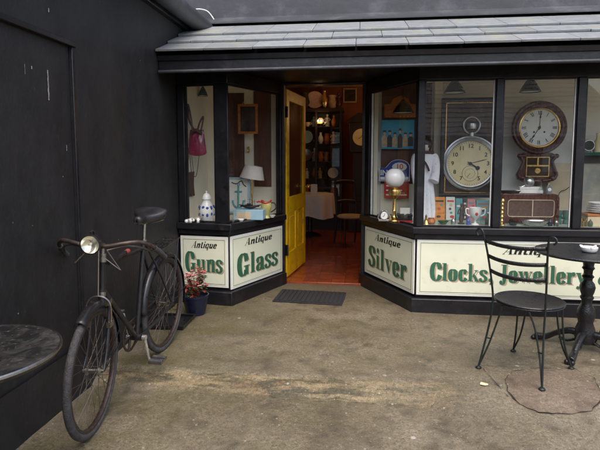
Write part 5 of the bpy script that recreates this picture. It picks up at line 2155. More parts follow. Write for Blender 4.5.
bk = [(434, 445.5, 197, 'orange_ink', 'orange and green book with a bright picture cover, leftmost of the row'),
      (446, 455.5, 197, 'paper', 'white covered book second in the row under the watch picture'),
      (456, 463, 198.5, 'teal_ink', 'thin teal book in the middle of the row under the watch picture'),
      (463.5, 467, 200, 'sign_black', 'narrow black book left of the pink one'),
      (467.5, 476, 199, 'pink_ink', 'pink covered book behind the trophy cup'),
      (476.5, 491, 200.5, 'teal_ink', 'wide teal and cream book at the right end of the row')]
for u0, u1, v0, mt_, lab in bk:
    Yb = 5.02
    a, b_ = onY(u0, 220, Yb), onY(u1, v0, Yb)
    t = thing('book', lab, 'book', ((a.x + b_.x) / 2, Yb, DZ), 0, 'books standing in a row in the window')
    t.rotation_euler[0] = R_(-8)
    w_, h_ = b_.x - a.x, b_.z - DZ
    mb = MB()
    mb.box((-w_ / 2, 0, 0), (w_ / 2, .003, h_))
    mb.box((-w_ / 2, .019, 0), (w_ / 2, .022, h_))
    mb.box((-w_ / 2, .003, 0), (-w_ / 2 + .003, .019, h_))
    mb.build('cover', mt_, t)
    mb = MB()
    mb.box((-w_ / 2 + .003, .0035, .004), (w_ / 2 - .003, .0185, h_ - .004))
    mb.build('pages', 'paper', t)
    mb = MB()
    rq = random.Random(u0)
    cm = ['red_ink', 'teal_ink', 'sign_black', 'orange_ink', 'paper', 'leaf_green', 'skin_tan']
    for q in range(5):
        x = rq.uniform(-.32, .32) * w_
        z = h_ * (.14 + .17 * q)
        ww = w_ * rq.uniform(.12, .3)
        if q == 4:
            x, ww = 0, w_ * .38
        xx0, xx1 = max(-w_ * .44, x - ww), min(w_ * .44, x + ww)
        hh = h_ * rq.uniform(.045, .075)
        n = 9
        mb.prism([((xx0 + xx1) / 2 + (xx1 - xx0) / 2 * math.cos(j * 2 * math.pi / n), z + hh * math.sin(j * 2 * math.pi / n)) for j in range(n)] if q < 4 else [(xx0, z - hh * .6), (xx1, z - hh * .6), (xx1, z + hh * .6), (xx0, z + hh * .6)], .0008 + q * .0002, .0014 + q * .0002, (q + int(u0)) % 4, mat=Matrix.Rotation(R_(90), 4, 'X'))
    cs = [cm[(j + int(u0)) % len(cm)] for j in range(4)]
    mb.build('cover_picture', cs, t)

t = disp('trophy_cup', 'white two handled trophy cup on a thin foot before the pink book', 'cup', 475, 226)
k_ = wpx(1, t)
mb = MB()
mb.lathe([(0, 0), (3.6 * k_, 0), (3.6 * k_, 1 * k_), (1.2 * k_, 1.8 * k_), (.8 * k_, 4.6 * k_), (2 * k_, 5.6 * k_), (4.6 * k_, 8 * k_), (5.6 * k_, 12 * k_), (6 * k_, 17 * k_), (5.4 * k_, 17 * k_), (5 * k_, 12 * k_), (3.5 * k_, 8 * k_), (0, 7 * k_)], 28)
mb.build('cup_body', 'white_china', t, ang=60)
for s in (-1, 1):
    mb = MB()
    mb.tube(cr([Vector((5.4 * k_ * s, 0, 15 * k_)), Vector((8.8 * k_ * s, 0, 15.5 * k_)), Vector((8.4 * k_ * s, 0, 10.5 * k_)), Vector((4.8 * k_ * s, 0, 8.6 * k_))], 6), .006, 8)
    mb.build('handle', 'white_china', t)
mb = MB()
mb.ball((0, -5.2 * k_, 11.5 * k_), 1.5 * k_, 10, 0, (1, .35, 1.5))
mb.build('red_crest', 'enamel_red', t)
t = disp('figurine', 'slim dark bronze figurine standing before the teal book', 'figurine', 461, 224)
k_ = wpx(1, t)
mb = MB()
mb.lathe([(0, 0), (3 * k_, 0), (3 * k_, 1.2 * k_), (1.6 * k_, 1.6 * k_), (2.3 * k_, 5 * k_), (1.6 * k_, 9 * k_), (1.3 * k_, 11 * k_), (2.0 * k_, 14.5 * k_), (1.5 * k_, 16 * k_), (.7 * k_, 16.6 * k_), (1.25 * k_, 18 * k_), (1.2 * k_, 19.4 * k_), (0, 20.4 * k_)], 16)
mb.tube(cr([Vector((1.8 * k_, 0, 15 * k_)), Vector((3 * k_, -.5 * k_, 12 * k_)), Vector((1.6 * k_, -2 * k_, 10.5 * k_))], 4), .6 * k_, 7)
mb.tube(cr([Vector((-1.8 * k_, 0, 15 * k_)), Vector((-3 * k_, -.5 * k_, 12.5 * k_)), Vector((-3.4 * k_, -.6 * k_, 9.5 * k_))], 4), .6 * k_, 7)
mb.build('figure', 'rust', t, ang=60)
t = disp('brass_bell', 'small brass handbell at the left end of the book row', 'bell', 426, 225)
k_ = wpx(1, t)
mb = MB()
mb.lathe([(3.6 * k_, 0), (2.7 * k_, 1.6 * k_), (1.9 * k_, 3.6 * k_), (.8 * k_, 4.5 * k_), (.7 * k_, 6 * k_), (1.0 * k_, 8 * k_), (0, 9.5 * k_)], 20)
mb.build('bell_body', 'brass', t, solid=.003)
t = disp('scent_bottle', 'small stoppered glass bottle right of the trophy cup', 'bottle', 487.5, 226)
k_ = wpx(1, t)
mb = MB()
mb.lathe([(0, 0), (2.4 * k_, 0), (2.6 * k_, 6 * k_), (1 * k_, 8 * k_), (1 * k_, 10 * k_), (0, 10 * k_)], 16)
mb.build('bottle_body', 'leaf_green', t)
mb = MB()
mb.ball((0, 0, 11.4 * k_), 1.6 * k_, 10)
mb.build('stopper', 'silver', t)

# --- window with the wall clock
YC = 5.30
cc_ = onY(537.5, 128, YC)
t = thing('wall_clock', 'mahogany drop dial wall clock with a round white face', 'clock', (cc_.x, YC, onY(537, 183, YC).z))
k_ = px(1, YC)
zc = cc_.z - t.location.z
RC = Matrix.Translation((0, 0, zc)) @ Matrix.Rotation(R_(90), 4, 'X')
mb = MB()
mb.lathe([(0, 0), (22 * k_, 0), (24.6 * k_, .02), (24.8 * k_, .05), (23.6 * k_, .066), (22 * k_, .060), (20.5 * k_, .070), (18.2 * k_, .060), (17.6 * k_, .05), (0, .05)], 72, RC)
mb.build('dial_surround', 'mahogany', t)
mb = MB()
mb.lathe([(17.5 * k_, .0505), (18.3 * k_, .062), (17.3 * k_, .064), (16.7 * k_, .054)], 64, RC, closed=True)
mb.build('bezel', 'brass', t)
mb = MB()
mb.lathe([(0, .0508), (17 * k_, .0508), (17 * k_, .053), (0, .053)], 64, RC)
dl_ = mb.build('dial', 'dial_white', t)
mb = MB()
roman = ['XII', 'I', 'II', 'III', 'IIII', 'V', 'VI', 'VII', 'VIII', 'IX', 'X', 'XI']
for q, rm in enumerate(roman):
    a = R_(90 - 30 * q)
    d, s_ = Vector((math.cos(a), math.sin(a), 0)), Vector((math.sin(a), -math.cos(a), 0))
    wd = {'I': .9, 'V': 1.8, 'X': 1.9}
    tot = sum(wd[c_] for c_ in rm)
    x = -tot / 2
    def bar(x0, x1, th_):
        P = []
        for z_ in (.0535, .0542):
            for r_, xx, sg in ((11.8, x0, -1), (15.6, x1, -1), (15.6, x1, 1), (11.8, x0, 1)):
                P.append(RC @ (d * (r_ * k_) + s_ * ((xx + sg * th_) * k_) + Vector((0, 0, z_))))
        mb.hexa(P)
    for c_ in rm:
        m_ = x + wd[c_] / 2
        if c_ == 'I':
            bar(m_, m_, .26)
        elif c_ == 'V':
            bar(m_, m_ - .6, .28)
            bar(m_ + .05, m_ + .65, .13)
        else:
            bar(m_ + .6, m_ - .6, .28)
            bar(m_ - .6, m_ + .6, .13)
        x += wd[c_]
mb.build('numerals', 'sign_black', dl_)
dl_mb = MB()
def hand2(L, ang_, wd, z):
    a = R_(ang_)
    d, n_ = Vector((math.cos(a), math.sin(a), 0)), Vector((-math.sin(a), math.cos(a), 0))
    P = [d * -2 * k_ - n_ * wd, d * L * .6 - n_ * wd * .6, d * L * .68 - n_ * wd * 1.8, d * L, d * L * .68 + n_ * wd * 1.8, d * L * .6 + n_ * wd * .6, d * -2 * k_ + n_ * wd]
    dl_mb.prism([(p_.x, p_.y) for p_ in P], z, z + .001, mat=RC)
hand2(14 * k_, 87, .004, .056)
hand2(13 * k_, 238, .0045, .058)
for s in (-1, 1):
    dl_mb.lathe([(0, .0535), (.9 * k_, .0535), (0, .0545)], 10, RC @ Matrix.Translation((4.6 * k_ * s, -4 * k_, 0)))
dl_mb.lathe([(0, .059), (1.3 * k_, .059), (0, .062)], 12, RC)
dl_mb.build('hands', 'sign_black', dl_)
# drop case below
zb = zc - 23 * k_
shape = [(-12 * k_, zb), (-17 * k_, zb - 2.5 * k_), (-16.5 * k_, zb - 6 * k_), (-12.8 * k_, zb - 9 * k_), (-15.5 * k_, zb - 15 * k_), (-18.5 * k_, zb - 21 * k_), (-17.5 * k_, zb - 25 * k_), (-12 * k_, zb - 27.5 * k_), (-6 * k_, zb - 30 * k_), (0, zb - 31.5 * k_)]
full = shape + [(-x, z) for x, z in reversed(shape[:-1])]
mb = MB()
inn = [(-9.6 * k_, zb - 5 * k_), (9.6 * k_, zb - 5 * k_), (9.6 * k_, zb - 22 * k_), (-9.6 * k_, zb - 22 * k_)]
mb.prism(full[::-1], 0.0, .045, mat=RX90)
mb.build('drop_case', 'mahogany', t, bevel=.006)
mb = MB()
for s in (-1, 1):
    mb.tube(cr([Vector((11.5 * k_ * s, -.05, zb - 3 * k_)), Vector((15.5 * k_ * s, -.052, zb - 3.5 * k_)), Vector((13 * k_ * s, -.05, zb - 8.5 * k_)), Vector((15 * k_ * s, -.052, zb - 15 * k_)), Vector((17 * k_ * s, -.05, zb - 21 * k_)), Vector((13 * k_ * s, -.054, zb - 25 * k_)), Vector((5 * k_ * s, -.05, zb - 26.5 * k_))], 6), 1.6 * k_, 10)
    mb.ball((16.6 * k_ * s, -.048, zb - 3.2 * k_), 2.2 * k_, 12)
    mb.ball((13.5 * k_ * s, -.05, zb - 24 * k_), 2.8 * k_, 12)
mb.ball((0, -.05, zb - 27 * k_), 3.2 * k_, 12, 0, (1.6, .8, 1))
mb.build('carving', 'mahogany', t)
mb = MB()
mb.box((-9.8 * k_, -.051, zb - 22 * k_), (9.8 * k_, -.0455, zb - 4.5 * k_))
wn = mb.build('pendulum_window', 'dark_glass', t)
mb = MB()
for a_2, b_2 in (((-10.4 * k_, zb - 22.6 * k_), (-9.6 * k_, zb - 4 * k_)), ((9.6 * k_, zb - 22.6 * k_), (10.4 * k_, zb - 4 * k_)), ((-9.6 * k_, zb - 22.6 * k_), (9.6 * k_, zb - 21.8 * k_)), ((-9.6 * k_, zb - 4.8 * k_), (9.6 * k_, zb - 4 * k_)), ((-9.6 * k_, zb - 13 * k_), (9.6 * k_, zb - 11.6 * k_)), ((-.7 * k_, zb - 11.6 * k_), (.7 * k_, zb - 4.8 * k_))):
    mb.box((a_2[0], -.056, a_2[1]), (b_2[0], -.0513, b_2[1]))
mb.lathe([(0, 0), (3.0 * k_, 0), (2.4 * k_, .006), (0, .007)], 20, Matrix.Translation((0, -.052, zb - 17 * k_)) @ RX90)
mb.build('gilt_trim', 'brass', wn)

t = disp('radio', 'old mahogany radio with a cream trimmed grille under the wall clock', 'radio', 529, 224, 4.80, z=DZ)
k_ = wpx(1, t)
mb = MB()
wr, hr = 27 * k_, 29 * k_
prof = [(-wr, 0), (wr, 0), (wr, hr - 4 * k_), (wr - 1.2 * k_, hr - 1.2 * k_), (wr - 4 * k_, hr), (-wr + 4 * k_, hr), (-wr + 1.2 * k_, hr - 1.2 * k_), (-wr, hr - 4 * k_)]
mb.prism(prof, -.16, 0, mat=RX90)
rb = mb.build('cabinet', 'mahogany', t, bevel=.006)
mb = MB()
gx0, gx1, gz0, gz1 = -20 * k_, 22 * k_, 7 * k_, 23 * k_
def rrect(x0, z0, x1, z1, r):
    out = []
    for cx, cz_, a0 in ((x1 - r, z1 - r, 0), (x0 + r, z1 - r, 90), (x0 + r, z0 + r, 180), (x1 - r, z0 + r, 270)):
        for q in range(5):
            a = R_(a0 + q * 22.5)
            out.append(Vector((cx + r * math.cos(a), -.003, cz_ + r * math.sin(a))))
    return out
mb.tube(rrect(gx0, gz0, gx1, gz1, 2.5 * k_), .0036, 8, True)
mb.box((2.1 * k_, -.006, gz0), (2.9 * k_, -.002, gz1))
mb.build('grille_trim', 'cardboard', t)
mb = MB()
mb.prism([(v.x, v.z) for v in rrect(gx0, gz0, gx1, gz1, 2.5 * k_)], .0005, .0022, mat=RX90)
mb.build('grille_cloth', 'tapestry', t)
mb = MB()
for x in (-16, -6, 8, 18):
    mb.lathe([(0, 0), (1.8 * k_, 0), (1.6 * k_, .014), (0, .015)], 16, Matrix.Translation((x * k_, -.001, 3.2 * k_)) @ RX90)
mb.build('knob', 'dark_wood', t)
rtop = t.location + Vector((0, .06, hr + .0005))
t = thing('chrome_ornament', 'shiny chrome globe lamp on a pale stepped base standing on the radio', 'ornament', rtop + Vector((.0, -.01, 0)))
mb = MB()
mb.box((-12 * k_, -.035, 0), (12 * k_, .035, 3.2 * k_))
mb.box((-9 * k_, -.028, 3.2 * k_), (10 * k_, .028, 6.4 * k_))
mb.build('base', 'pearl', t, bevel=.005)
mb = MB()
mb.ball((0, 0, 11 * k_), 4.9 * k_, 20)
mb.tube([(-7 * k_, 0, 6 * k_), (0, 0, 9 * k_)], .006, 8)
mb.build('globe', 'silver', t)
t = thing('glass_bell', 'small clear glass bell beside the chrome globe on the radio', 'glass', rtop + Vector((9.6 * k_, -.055, 0)))
mb = MB()
mb.lathe([(2.4 * k_, 0), (2.2 * k_, 3 * k_), (1.2 * k_, 6 * k_), (.6 * k_, 7.5 * k_), (.8 * k_, 10 * k_), (0, 11 * k_)], 18)
mb.build('bell_body', 'clear_glass', t, solid=.002)
t = thing('small_silver_clock', 'tiny silver carriage clock on the right end of the radio', 'clock', rtop + Vector((18 * k_, -.03, 0)))
mb = MB()
mb.box((-2.4 * k_, -.012, 0), (2.4 * k_, .02, 7 * k_))
mb.tube(cr([Vector((-1.6 * k_, 0, 7 * k_)), Vector((0, 0, 9.4 * k_)), Vector((1.6 * k_, 0, 7 * k_))], 5), .003, 6)
mb.build('case', 'silver', t, bevel=.003)
mb = MB()
mb.lathe([(0, 0), (1.7 * k_, 0), (1.7 * k_, .002), (0, .002)], 18, Matrix.Translation((0, -.0125, 4 * k_)) @ RX90)
mb.build('dial', 'dial_white', t)
t = thing('dark_tray', 'small dark oval tray on the left end of the radio', 'tray', rtop + Vector((-17 * k_, -.02, 0)))
mb = MB()
mb.lathe([(0, 0), (8 * k_, 0), (10 * k_, 2.4 * k_), (9.6 * k_, 2.6 * k_), (7.6 * k_, 1 * k_), (0, .8 * k_)], 28, Matrix.Diagonal((1, .6, 1, 1)))
mb.build('tray_body', 'dark_wood', t)
t = disp('candlestick', 'turned brass candlestick left of the old radio', 'candlestick', 501.5, 228)
mb = MB()
pr_ = [(0, 0), (3.4 * k_, 0), (3.2 * k_, 1 * k_), (1.2 * k_, 2 * k_)]
for q in range(5):
    z = (3 + q * 3.8) * k_
    pr_ += [(.9 * k_, z), (1.9 * k_, z + 1.5 * k_), (.9 * k_, z + 3 * k_)]
pr_ += [(2.2 * k_, 23 * k_), (1.6 * k_, 25 * k_), (0, 25 * k_)]
mb.lathe(pr_, 20)
mb.build('stick', 'brass', t, ang=50)
t, w_, h_ = wall_thing('pinboard', 'cream board with a bent wire right of the wall clock', 'board', 546, 163, 572, 212, 5.40)
mb = MB()
mb.box((-w_ / 2, -.02, 0), (w_ / 2, 0, h_))
mb.build('board', 'cardboard', t)
mb = MB()
mb.tube(cr([Vector((-w_ * .1, -.03, h_ * .25)), Vector((.0, -.04, h_ * .42)), Vector((w_ * .2, -.045, h_ * .46)), Vector((w_ * .36, -.04, h_ * .52))], 6), .0035, 6)
mb.build('wire', 'iron', t)
t = disp('binoculars', 'small dark green binoculars right of the radio', 'binoculars', 562, 224)
mb = MB()
for s in (-1, 1):
    mb.lathe([(0, 0), (2.6 * k_, 0), (2.6 * k_, 3 * k_), (2 * k_, 4 * k_), (3 * k_, 10 * k_), (3 * k_, 13 * k_), (0, 13 * k_)], 18, Matrix.Translation((3.2 * k_ * s, 0, 0)))
mb.tube([(-3 * k_, 0, 6 * k_), (3 * k_, 0, 6 * k_)], 1.2 * k_, 8)
mb.build('barrels', 'green_felt', t, ang=50)
t = disp('glass_dish', 'grey pressed glass dish in front of the radio', 'dish', 535, 232)
mb = MB()
mb.lathe([(0, 0), (8 * k_, 0), (11.5 * k_, 3 * k_), (12.4 * k_, 5 * k_), (11.4 * k_, 5 * k_), (8 * k_, 1.2 * k_), (0, 1 * k_)], 36, Matrix.Diagonal((1, .5, 1, 1)), wob=.02)
mb.build('dish_body', 'chrome_worn', t)

# --- last window at the right edge
t, w_, h_ = wall_thing('wall_shelf', 'green painted shelf on the wall of the window at the right edge', 'shelf', 582, 151, 640, 155.5, 5.25)
mb = MB()
mb.box((-w_ / 2, 0, 0), (w_ / 2, .20, h_ * .7))
mb.build('board', 'green_felt', t, bevel=.003)
mb = MB()
mb.box((-w_ / 2 + .02, .19, -.075), (w_ / 2 - .02, .205, -.001))
mb.build('rail', 'dark_wood', t)
st_ = t.location.z + h_ * .7 + .0008
k5 = px(1, 5.3)
p = onY(588, 150, 5.30)
t = thing('round_clock', 'round silver clock standing on the green shelf', 'clock', (p.x, 5.30, st_))
mb = MB()
mb.lathe([(0, -.02), (5.2 * k5, -.02), (5.8 * k5, 0), (5.2 * k5, .02), (0, .02)], 28, Matrix.Translation((0, 0, 6.4 * k5)) @ RX90)
for s in (-1, 1):
    mb.tube([(2.5 * k5 * s, 0, 2 * k5), (3.6 * k5 * s, 0, 0)], .006, 6)
mb.build('case', 'silver', t)
mb = MB()
mb.lathe([(0, 0), (4.4 * k5, 0), (4.4 * k5, .002), (0, .002)], 28, Matrix.Translation((0, -.0205, 6.4 * k5)) @ RX90)
mb.build('dial', 'lamp_green', t)
p = onY(597, 150, 5.30)
t = thing('bottle', 'yellow bottle beside the round clock on the green shelf', 'bottle', (p.x, 5.30, st_))
mb = MB()
mb.lathe([(0, 0), (3.4 * k5, 0), (3.6 * k5, 1 * k5), (3.6 * k5, 9 * k5), (1.3 * k5, 12 * k5), (1.2 * k5, 16 * k5), (1.6 * k5, 16.4 * k5), (1.4 * k5, 18 * k5), (0, 18 * k5)], 20)
mb.build('bottle_body', 'dial_cream', t)
p = onY(583, 150, 5.32)
t = thing('dark_vase', 'small black vase at the left end of the green shelf', 'vase', (p.x, 5.33, st_))
mb = MB()
mb.lathe([(0, 0), (1.6 * k5, 0), (2.6 * k5, 3 * k5), (1.2 * k5, 7 * k5), (1.6 * k5, 9 * k5), (0, 9 * k5)], 18)
mb.build('vase_body', 'iron', t)
t, w_, h_ = wall_thing('map_print', 'old map print propped at the back of the window at the right edge', 'print', 578, 165, 630, 214, 5.42)
MT['map_print'] = M('map_print', (.42, .38, .30), .6, var=.35, scale=4, dirt=(.22, .30, .34), dirtamt=.35, dscale=5)
mb = MB()
mb.box((-w_ / 2, -.012, 0), (w_ / 2, 0, h_))
mb.build('sheet', 'map_print', t)
t = disp('wooden_box', 'plain brown wooden box under the stack of white plates', 'box', 603, 228)
k_ = wpx(1, t)
mb = MB()
mb.box((-14 * k_, 0, 0), (16 * k_, .16, 9.5 * k_))
mb.build('box_body', 'cardboard', t, bevel=.004)
mb = MB()
mb.box((-14.4 * k_, -.004, 9.6 * k_), (16.4 * k_, .164, 12 * k_))
mb.build('lid', 'orange_wood', t, bevel=.003)
zp = t.location.z + 12 * k_ + .0005
for q in range(5):
    pl_ = thing('plate', ['bottom white plate of the stack on the wooden box', 'second white plate from the bottom of the stack', 'middle white plate of the stack on the wooden box', 'second white plate from the top of the stack', 'topmost white plate of the stack on the wooden box'][q], 'plate', (t.location.x + .004 * (q % 2) - .01 * k_, t.location.y + .09, zp + q * .019), q * .5, 'white plates stacked on the wooden box')
    mb = MB()
    r = (12.2 - q * .7) * k_
    mb.lathe([(0, 0), (r * .6, 0), (r * .66, .004), (r, .017), (r, .0205), (r * .62, .008), (0, .007)], 36)
    mb.build('plate_body', 'white_china', pl_)
t = disp('brass_cup', 'small brass goblet standing in front of the wooden box', 'goblet', 583, 230.5)
mb = MB()
mb.lathe([(0, 0), (2.6 * k_, 0), (.8 * k_, 1.2 * k_), (.7 * k_, 3.6 * k_), (2.4 * k_, 5 * k_), (2.9 * k_, 8 * k_), (2.6 * k_, 8 * k_), (0, 5.6 * k_)], 20)
mb.build('goblet_body', 'brass', t)

# ------------------------------------------------------------------ things inside the shop, seen through the doorway
YT = 8.55
p = onY(316, 195, YT)
t = thing('round_table', 'round table under a white cloth seen through the doorway', 'table', (p.x - .10, YT, .014))
th_ = p.z - .014 + .03
mb = MB()
def clothf(u, v):
    a = 2 * math.pi * u
    if v < .4:
        r = .40 * v / .4
        return Vector((r * math.cos(a), r * math.sin(a), th_))
    q = (v - .4) / .6
    drop = .34 + .07 * abs(math.sin(2 * a))
    r = .40 + .012 * math.sin(min(q * 8, 1.57)) + (.030 * q) * math.sin(a * 11 + .6 * math.sin(3 * a))
    return Vector((r * math.cos(a), r * math.sin(a), th_ - .006 - q * drop))
mb.grid(clothf, 132, 20)
mb.build('tablecloth', 'cloth_white', t, ang=60)
mb = MB()
mb.lathe([(0, 0), (.20, 0), (.18, .03), (.04, .08), (.035, th_ - .04), (.30, th_ - .02), (.36, th_ - .018), (.36, th_ - .004), (0, th_ - .004)], 28)
mb.build('pedestal', 'dark_wood', t)
zt_ = .014 + th_ + .001
p = onY(314, 190, YT - .1)
t = thing('menu_card', 'folded white card standing on the tablecloth inside the shop', 'card', (p.x, YT - .1, zt_))
mb = MB()
h_, w_ = .16, .11
mb.hexa([(-w_ / 2, -.03, 0), (w_ / 2, -.03, 0), (w_ / 2, -.028, 0), (-w_ / 2, -.028, 0), (-w_ / 2, -.001, h_), (w_ / 2, -.001, h_), (w_ / 2, .001, h_), (-w_ / 2, .001, h_)])
mb.hexa([(-w_ / 2, .028, 0), (w_ / 2, .028, 0), (w_ / 2, .03, 0), (-w_ / 2, .03, 0), (-w_ / 2, .0015, h_), (w_ / 2, .0015, h_), (w_ / 2, .0035, h_), (-w_ / 2, .0035, h_)])
mb.build('card', 'paper', t)

# glazed cabinet full of ornaments
YK = 9.35
a, b_ = onY(303, 235, YK), onY(342.5, 112, YK)
cabx, cabw, cabh = (a.x + b_.x) / 2 - .12, (b_.x - a.x) + .24, b_.z
cab = thing('display_cabinet', 'tall dark glazed cabinet of ornaments inside the shop', 'cabinet', (cabx, YK, .014))
mb = MB()
hw = cabw / 2
for q in (((-hw, 0, 0), (-hw + .05, .4, cabh)), ((hw - .05, 0, 0), (hw, .4, cabh)), ((-hw - .02, -.02, cabh), (hw + .02, .42, cabh + .06)), ((-hw + .05, .38, .0), (hw - .05, .4, cabh)), ((-hw + .05, 0, 0), (hw - .05, .38, .62)), ((-.02, -.004, .62), (.02, .03, cabh))):
    mb.box(*q)
mb.build('carcass', 'dark_wood', cab, bevel=.004)
shz = [.625, .95, 1.27, 1.60, 1.92]
for z in shz[1:]:
    mb = MB()
    mb.box((-hw + .052, .03, z), (hw - .052, .378, z + .014))
    mb.build('shelf', 'dark_wood', cab)
mb = MB()
mb.box((-hw + .05, .012, .63), (hw - .05, .016, cabh - .01))
mb.build('pane', 'clear_glass', cab)
orn = ['white_china', 'rust', 'brass', 'silver', 'skin_tan', 'pink_ink', 'pale_blue', 'orange_wood', 'cloth_white', 'petal_pale']
ro = random.Random(21)
kinds = ['vase', 'figurine', 'teacup', 'jug', 'plate']
det = {'vase': 'narrow {} vase', 'figurine': 'little {} figurine', 'teacup': '{} teacup', 'jug': '{} jug', 'plate': 'propped {} plate'}
cname = {'white_china': 'white', 'rust': 'brown', 'brass': 'brass', 'silver': 'silver', 'skin_tan': 'tan', 'pink_ink': 'pink', 'pale_blue': 'pale blue', 'orange_wood': 'orange', 'cloth_white': 'cream', 'petal_pale': 'pale pink'}
shn = ['lowest shelf', 'second shelf from the bottom', 'middle shelf', 'shelf below the top', 'top shelf']
def ornament(kind, s, mt_, name_label, loc):
    t = thing(kind, name_label, kind, loc, ro.uniform(-.4, .4), 'ornaments in the shop cabinet')
    mb = MB()
    if kind == 'vase':
        mb.lathe([(0, 0), (.03 * s, 0), (.055 * s, .07 * s), (.05 * s, .12 * s), (.02 * s, .18 * s), (.028 * s, .22 * s), (.022 * s, .22 * s), (0, .17 * s)], 16)
    elif kind == 'figurine':
        mb.lathe([(0, 0), (.05 * s, 0), (.048 * s, .02 * s), (.04 * s, .03 * s), (.055 * s, .06 * s), (.028 * s, .13 * s), (.036 * s, .17 * s), (.012 * s, .185 * s), (.024 * s, .205 * s), (.02 * s, .23 * s), (0, .24 * s)], 14)
        for sg in (-1, 1):
            mb.tube([(.03 * s * sg, 0, .165 * s), (.058 * s * sg, -.01, .125 * s), (.03 * s * sg, -.035 * s, .115 * s)], .009 * s, 6)
    elif kind == 'teacup':
        mb.lathe([(0, 0), (.03 * s, 0), (.032 * s, .006 * s), (.06 * s, .05 * s), (.07 * s, .09 * s), (.065 * s, .09 * s), (0, .02 * s)], 18)
        mb.tube(cr([Vector((.062 * s, 0, .075 * s)), Vector((.10 * s, 0, .07 * s)), Vector((.05 * s, 0, .03 * s))], 5), .006 * s, 6)
    elif kind == 'jug':
        mb.lathe([(0, 0), (.045 * s, 0), (.065 * s, .07 * s), (.05 * s, .13 * s), (.042 * s, .16 * s), (.055 * s, .19 * s), (.048 * s, .19 * s), (0, .12 * s)], 18)
        mb.tube(cr([Vector((.048 * s, 0, .17 * s)), Vector((.11 * s, 0, .14 * s)), Vector((.06 * s, 0, .05 * s))], 5), .008 * s, 6)
    else:
        mb.lathe([(0, .0), (.06 * s, .0), (.11 * s, .016), (.11 * s, .022), (.055 * s, .007), (0, .007)], 24, Matrix.Translation((0, 0, .11 * s)) @ Matrix.Rotation(R_(78), 4, 'X'))
    mb.build({'vase': 'vase_body', 'figurine': 'figure', 'teacup': 'cup_body', 'jug': 'jug_body', 'plate': 'plate_body'}[kind], mt_, t, ang=50)
for si, z in enumerate(shz):
    used = set()
    x = .05
    pos = ['first from the left', 'second from the left', 'third from the left', 'fourth from the left', 'fifth from the left', 'last at the right']
    for q in range(6):
        kd = kinds[(q * 3 + si * 2 + (q * si) % 3) % 5]
        mt_ = orn[(si * 3 + q * 7) % 10]
        xx = -hw + .11 + (hw * 2 - .22) * (q + .5) / 6 + ro.uniform(-.012, .012)
        ornament(kd, ro.uniform(.80, 1.12), mt_, (det[kd] + ', {} on the {} of the cabinet').format(cname[mt_], pos[q], shn[si].replace(' from the bottom', '').replace('shelf below the top', 'fourth shelf')), (cabx + xx, YK + (.12 if q % 2 else .22), .014 + z + (.0145 if si else .002)))
# things piled on the cabinet
for q, (x, kd, mt_, s) in enumerate(((-.33, 'jug', 'rust', 1.6), (-.14, 'plate', 'petal_pale', 1.5), (.04, 'vase', 'brass', 1.5), (.19, 'jug', 'skin_tan', 1.3), (.31, 'figurine', 'mahogany', 1.3))):
    ornament(kd, s, mt_, ['big brown jug', 'large pale pink plate', 'brass vase', 'tan jug', 'mahogany brown figurine'][q] + ' standing on top of the glazed cabinet', (cabx + .1 + x, YK + .15, .014 + cabh + .0612))

# small wall lamp, lit, whose glow shows by the cabinet
lm = emit('lit_bulb', (1, .62, .28), 7)
p = onY(319.5, 121, 9.30)
t = thing('wall_lamp', 'small lit brass lamp glowing on the cabinet front', 'lamp', (p.x, YK - .03, p.z - .03))
mb = MB()
mb.box((-.05, -.005, -.02), (.05, .028, .012))
mb.build('bracket', 'brass', t, bevel=.004)
mb = MB()
for s in (-1, 1):
    mb.ball((.028 * s, -.012, .034), .015, 14)
mb.build('bulb', lm, t)
def lamp_light(loc, power, name, size=.06):
    l = bpy.data.lights.new(name, 'POINT')
    l.energy = power
    l.color = (1, .55, .24)
    l.shadow_soft_size = size
    o = bpy.data.objects.new(name, l)
    COL.objects.link(o)
    o.location = loc
lamp_light((p.x, YK - .18, p.z + .02), .5, 'wall_lamp_light')
# ceiling lamp of the room
t = thing('ceiling_lamp', 'lit glass ceiling lamp deep inside the shop', 'lamp', (.75, 8.1, 2.25))
mb = MB()
mb.ball((0, 0, 0), .11, 20)
mb.build('globe', emit('lit_globe', (1, .6, .28), 3), t)
mb = MB()
mb.tube([(0, 0, .10), (0, 0, .5)], .01, 8)
mb.lathe([(0, .10), (.05, .10), (.05, .13), (0, .14)], 16)
mb.build('stem', 'brass', t)
lamp_light((.75, 8.1, 2.02), 3.2, 'ceiling_lamp_light', .12)

# chair, long-case clock and print inside
p = onY(347, 214, 7.7)
t = thing('dining_chair', 'dark wooden dining chair with a cream seat inside the doorway', 'chair', (p.x + .06, 7.75, .014), R_(25))
mb = MB()
mb.lathe([(0, .43), (.20, .43), (.22, .45), (.20, .47), (0, .48)], 28)
mb.build('seat', 'chair_seat_cream', t)
for x, y in ((-.17, -.16), (.17, -.16)):
    mb = MB()
    mb.tube([(x * 1.05, y * 1.1, 0), (x, y, .43)], [.014, .018], 10)
    mb.build('leg', 'dark_wood', t)
for x in (-.17, .17):
    mb = MB()
    mb.tube(cr([Vector((x * 1.05, .24, 0)), Vector((x, .17, .43)), Vector((x, .20, .70)), Vector((x * .95, .27, .98))], 6), .016, 10)
    mb.build('leg', 'dark_wood', t)
for z, y in ((.62, .19), (.93, .255)):
    mb = MB()
    mb.grid(lambda u, v, z=z, y=y: Vector(((u - .5) * .33, y + .03 * (1 - (2 * u - 1) ** 2), z + v * .06 + .02 * (1 - (2 * u - 1) ** 2))), 10, 2)
    mb.build('back_rail', 'dark_wood', t, solid=.014)
p = onY(358, 150, 9.3)
t = thing('longcase_clock', 'tall dark longcase clock in the shop with a pale round dial', 'clock', (onY(361, 150, 9.0).x, 9.2, .014))
mb = MB()
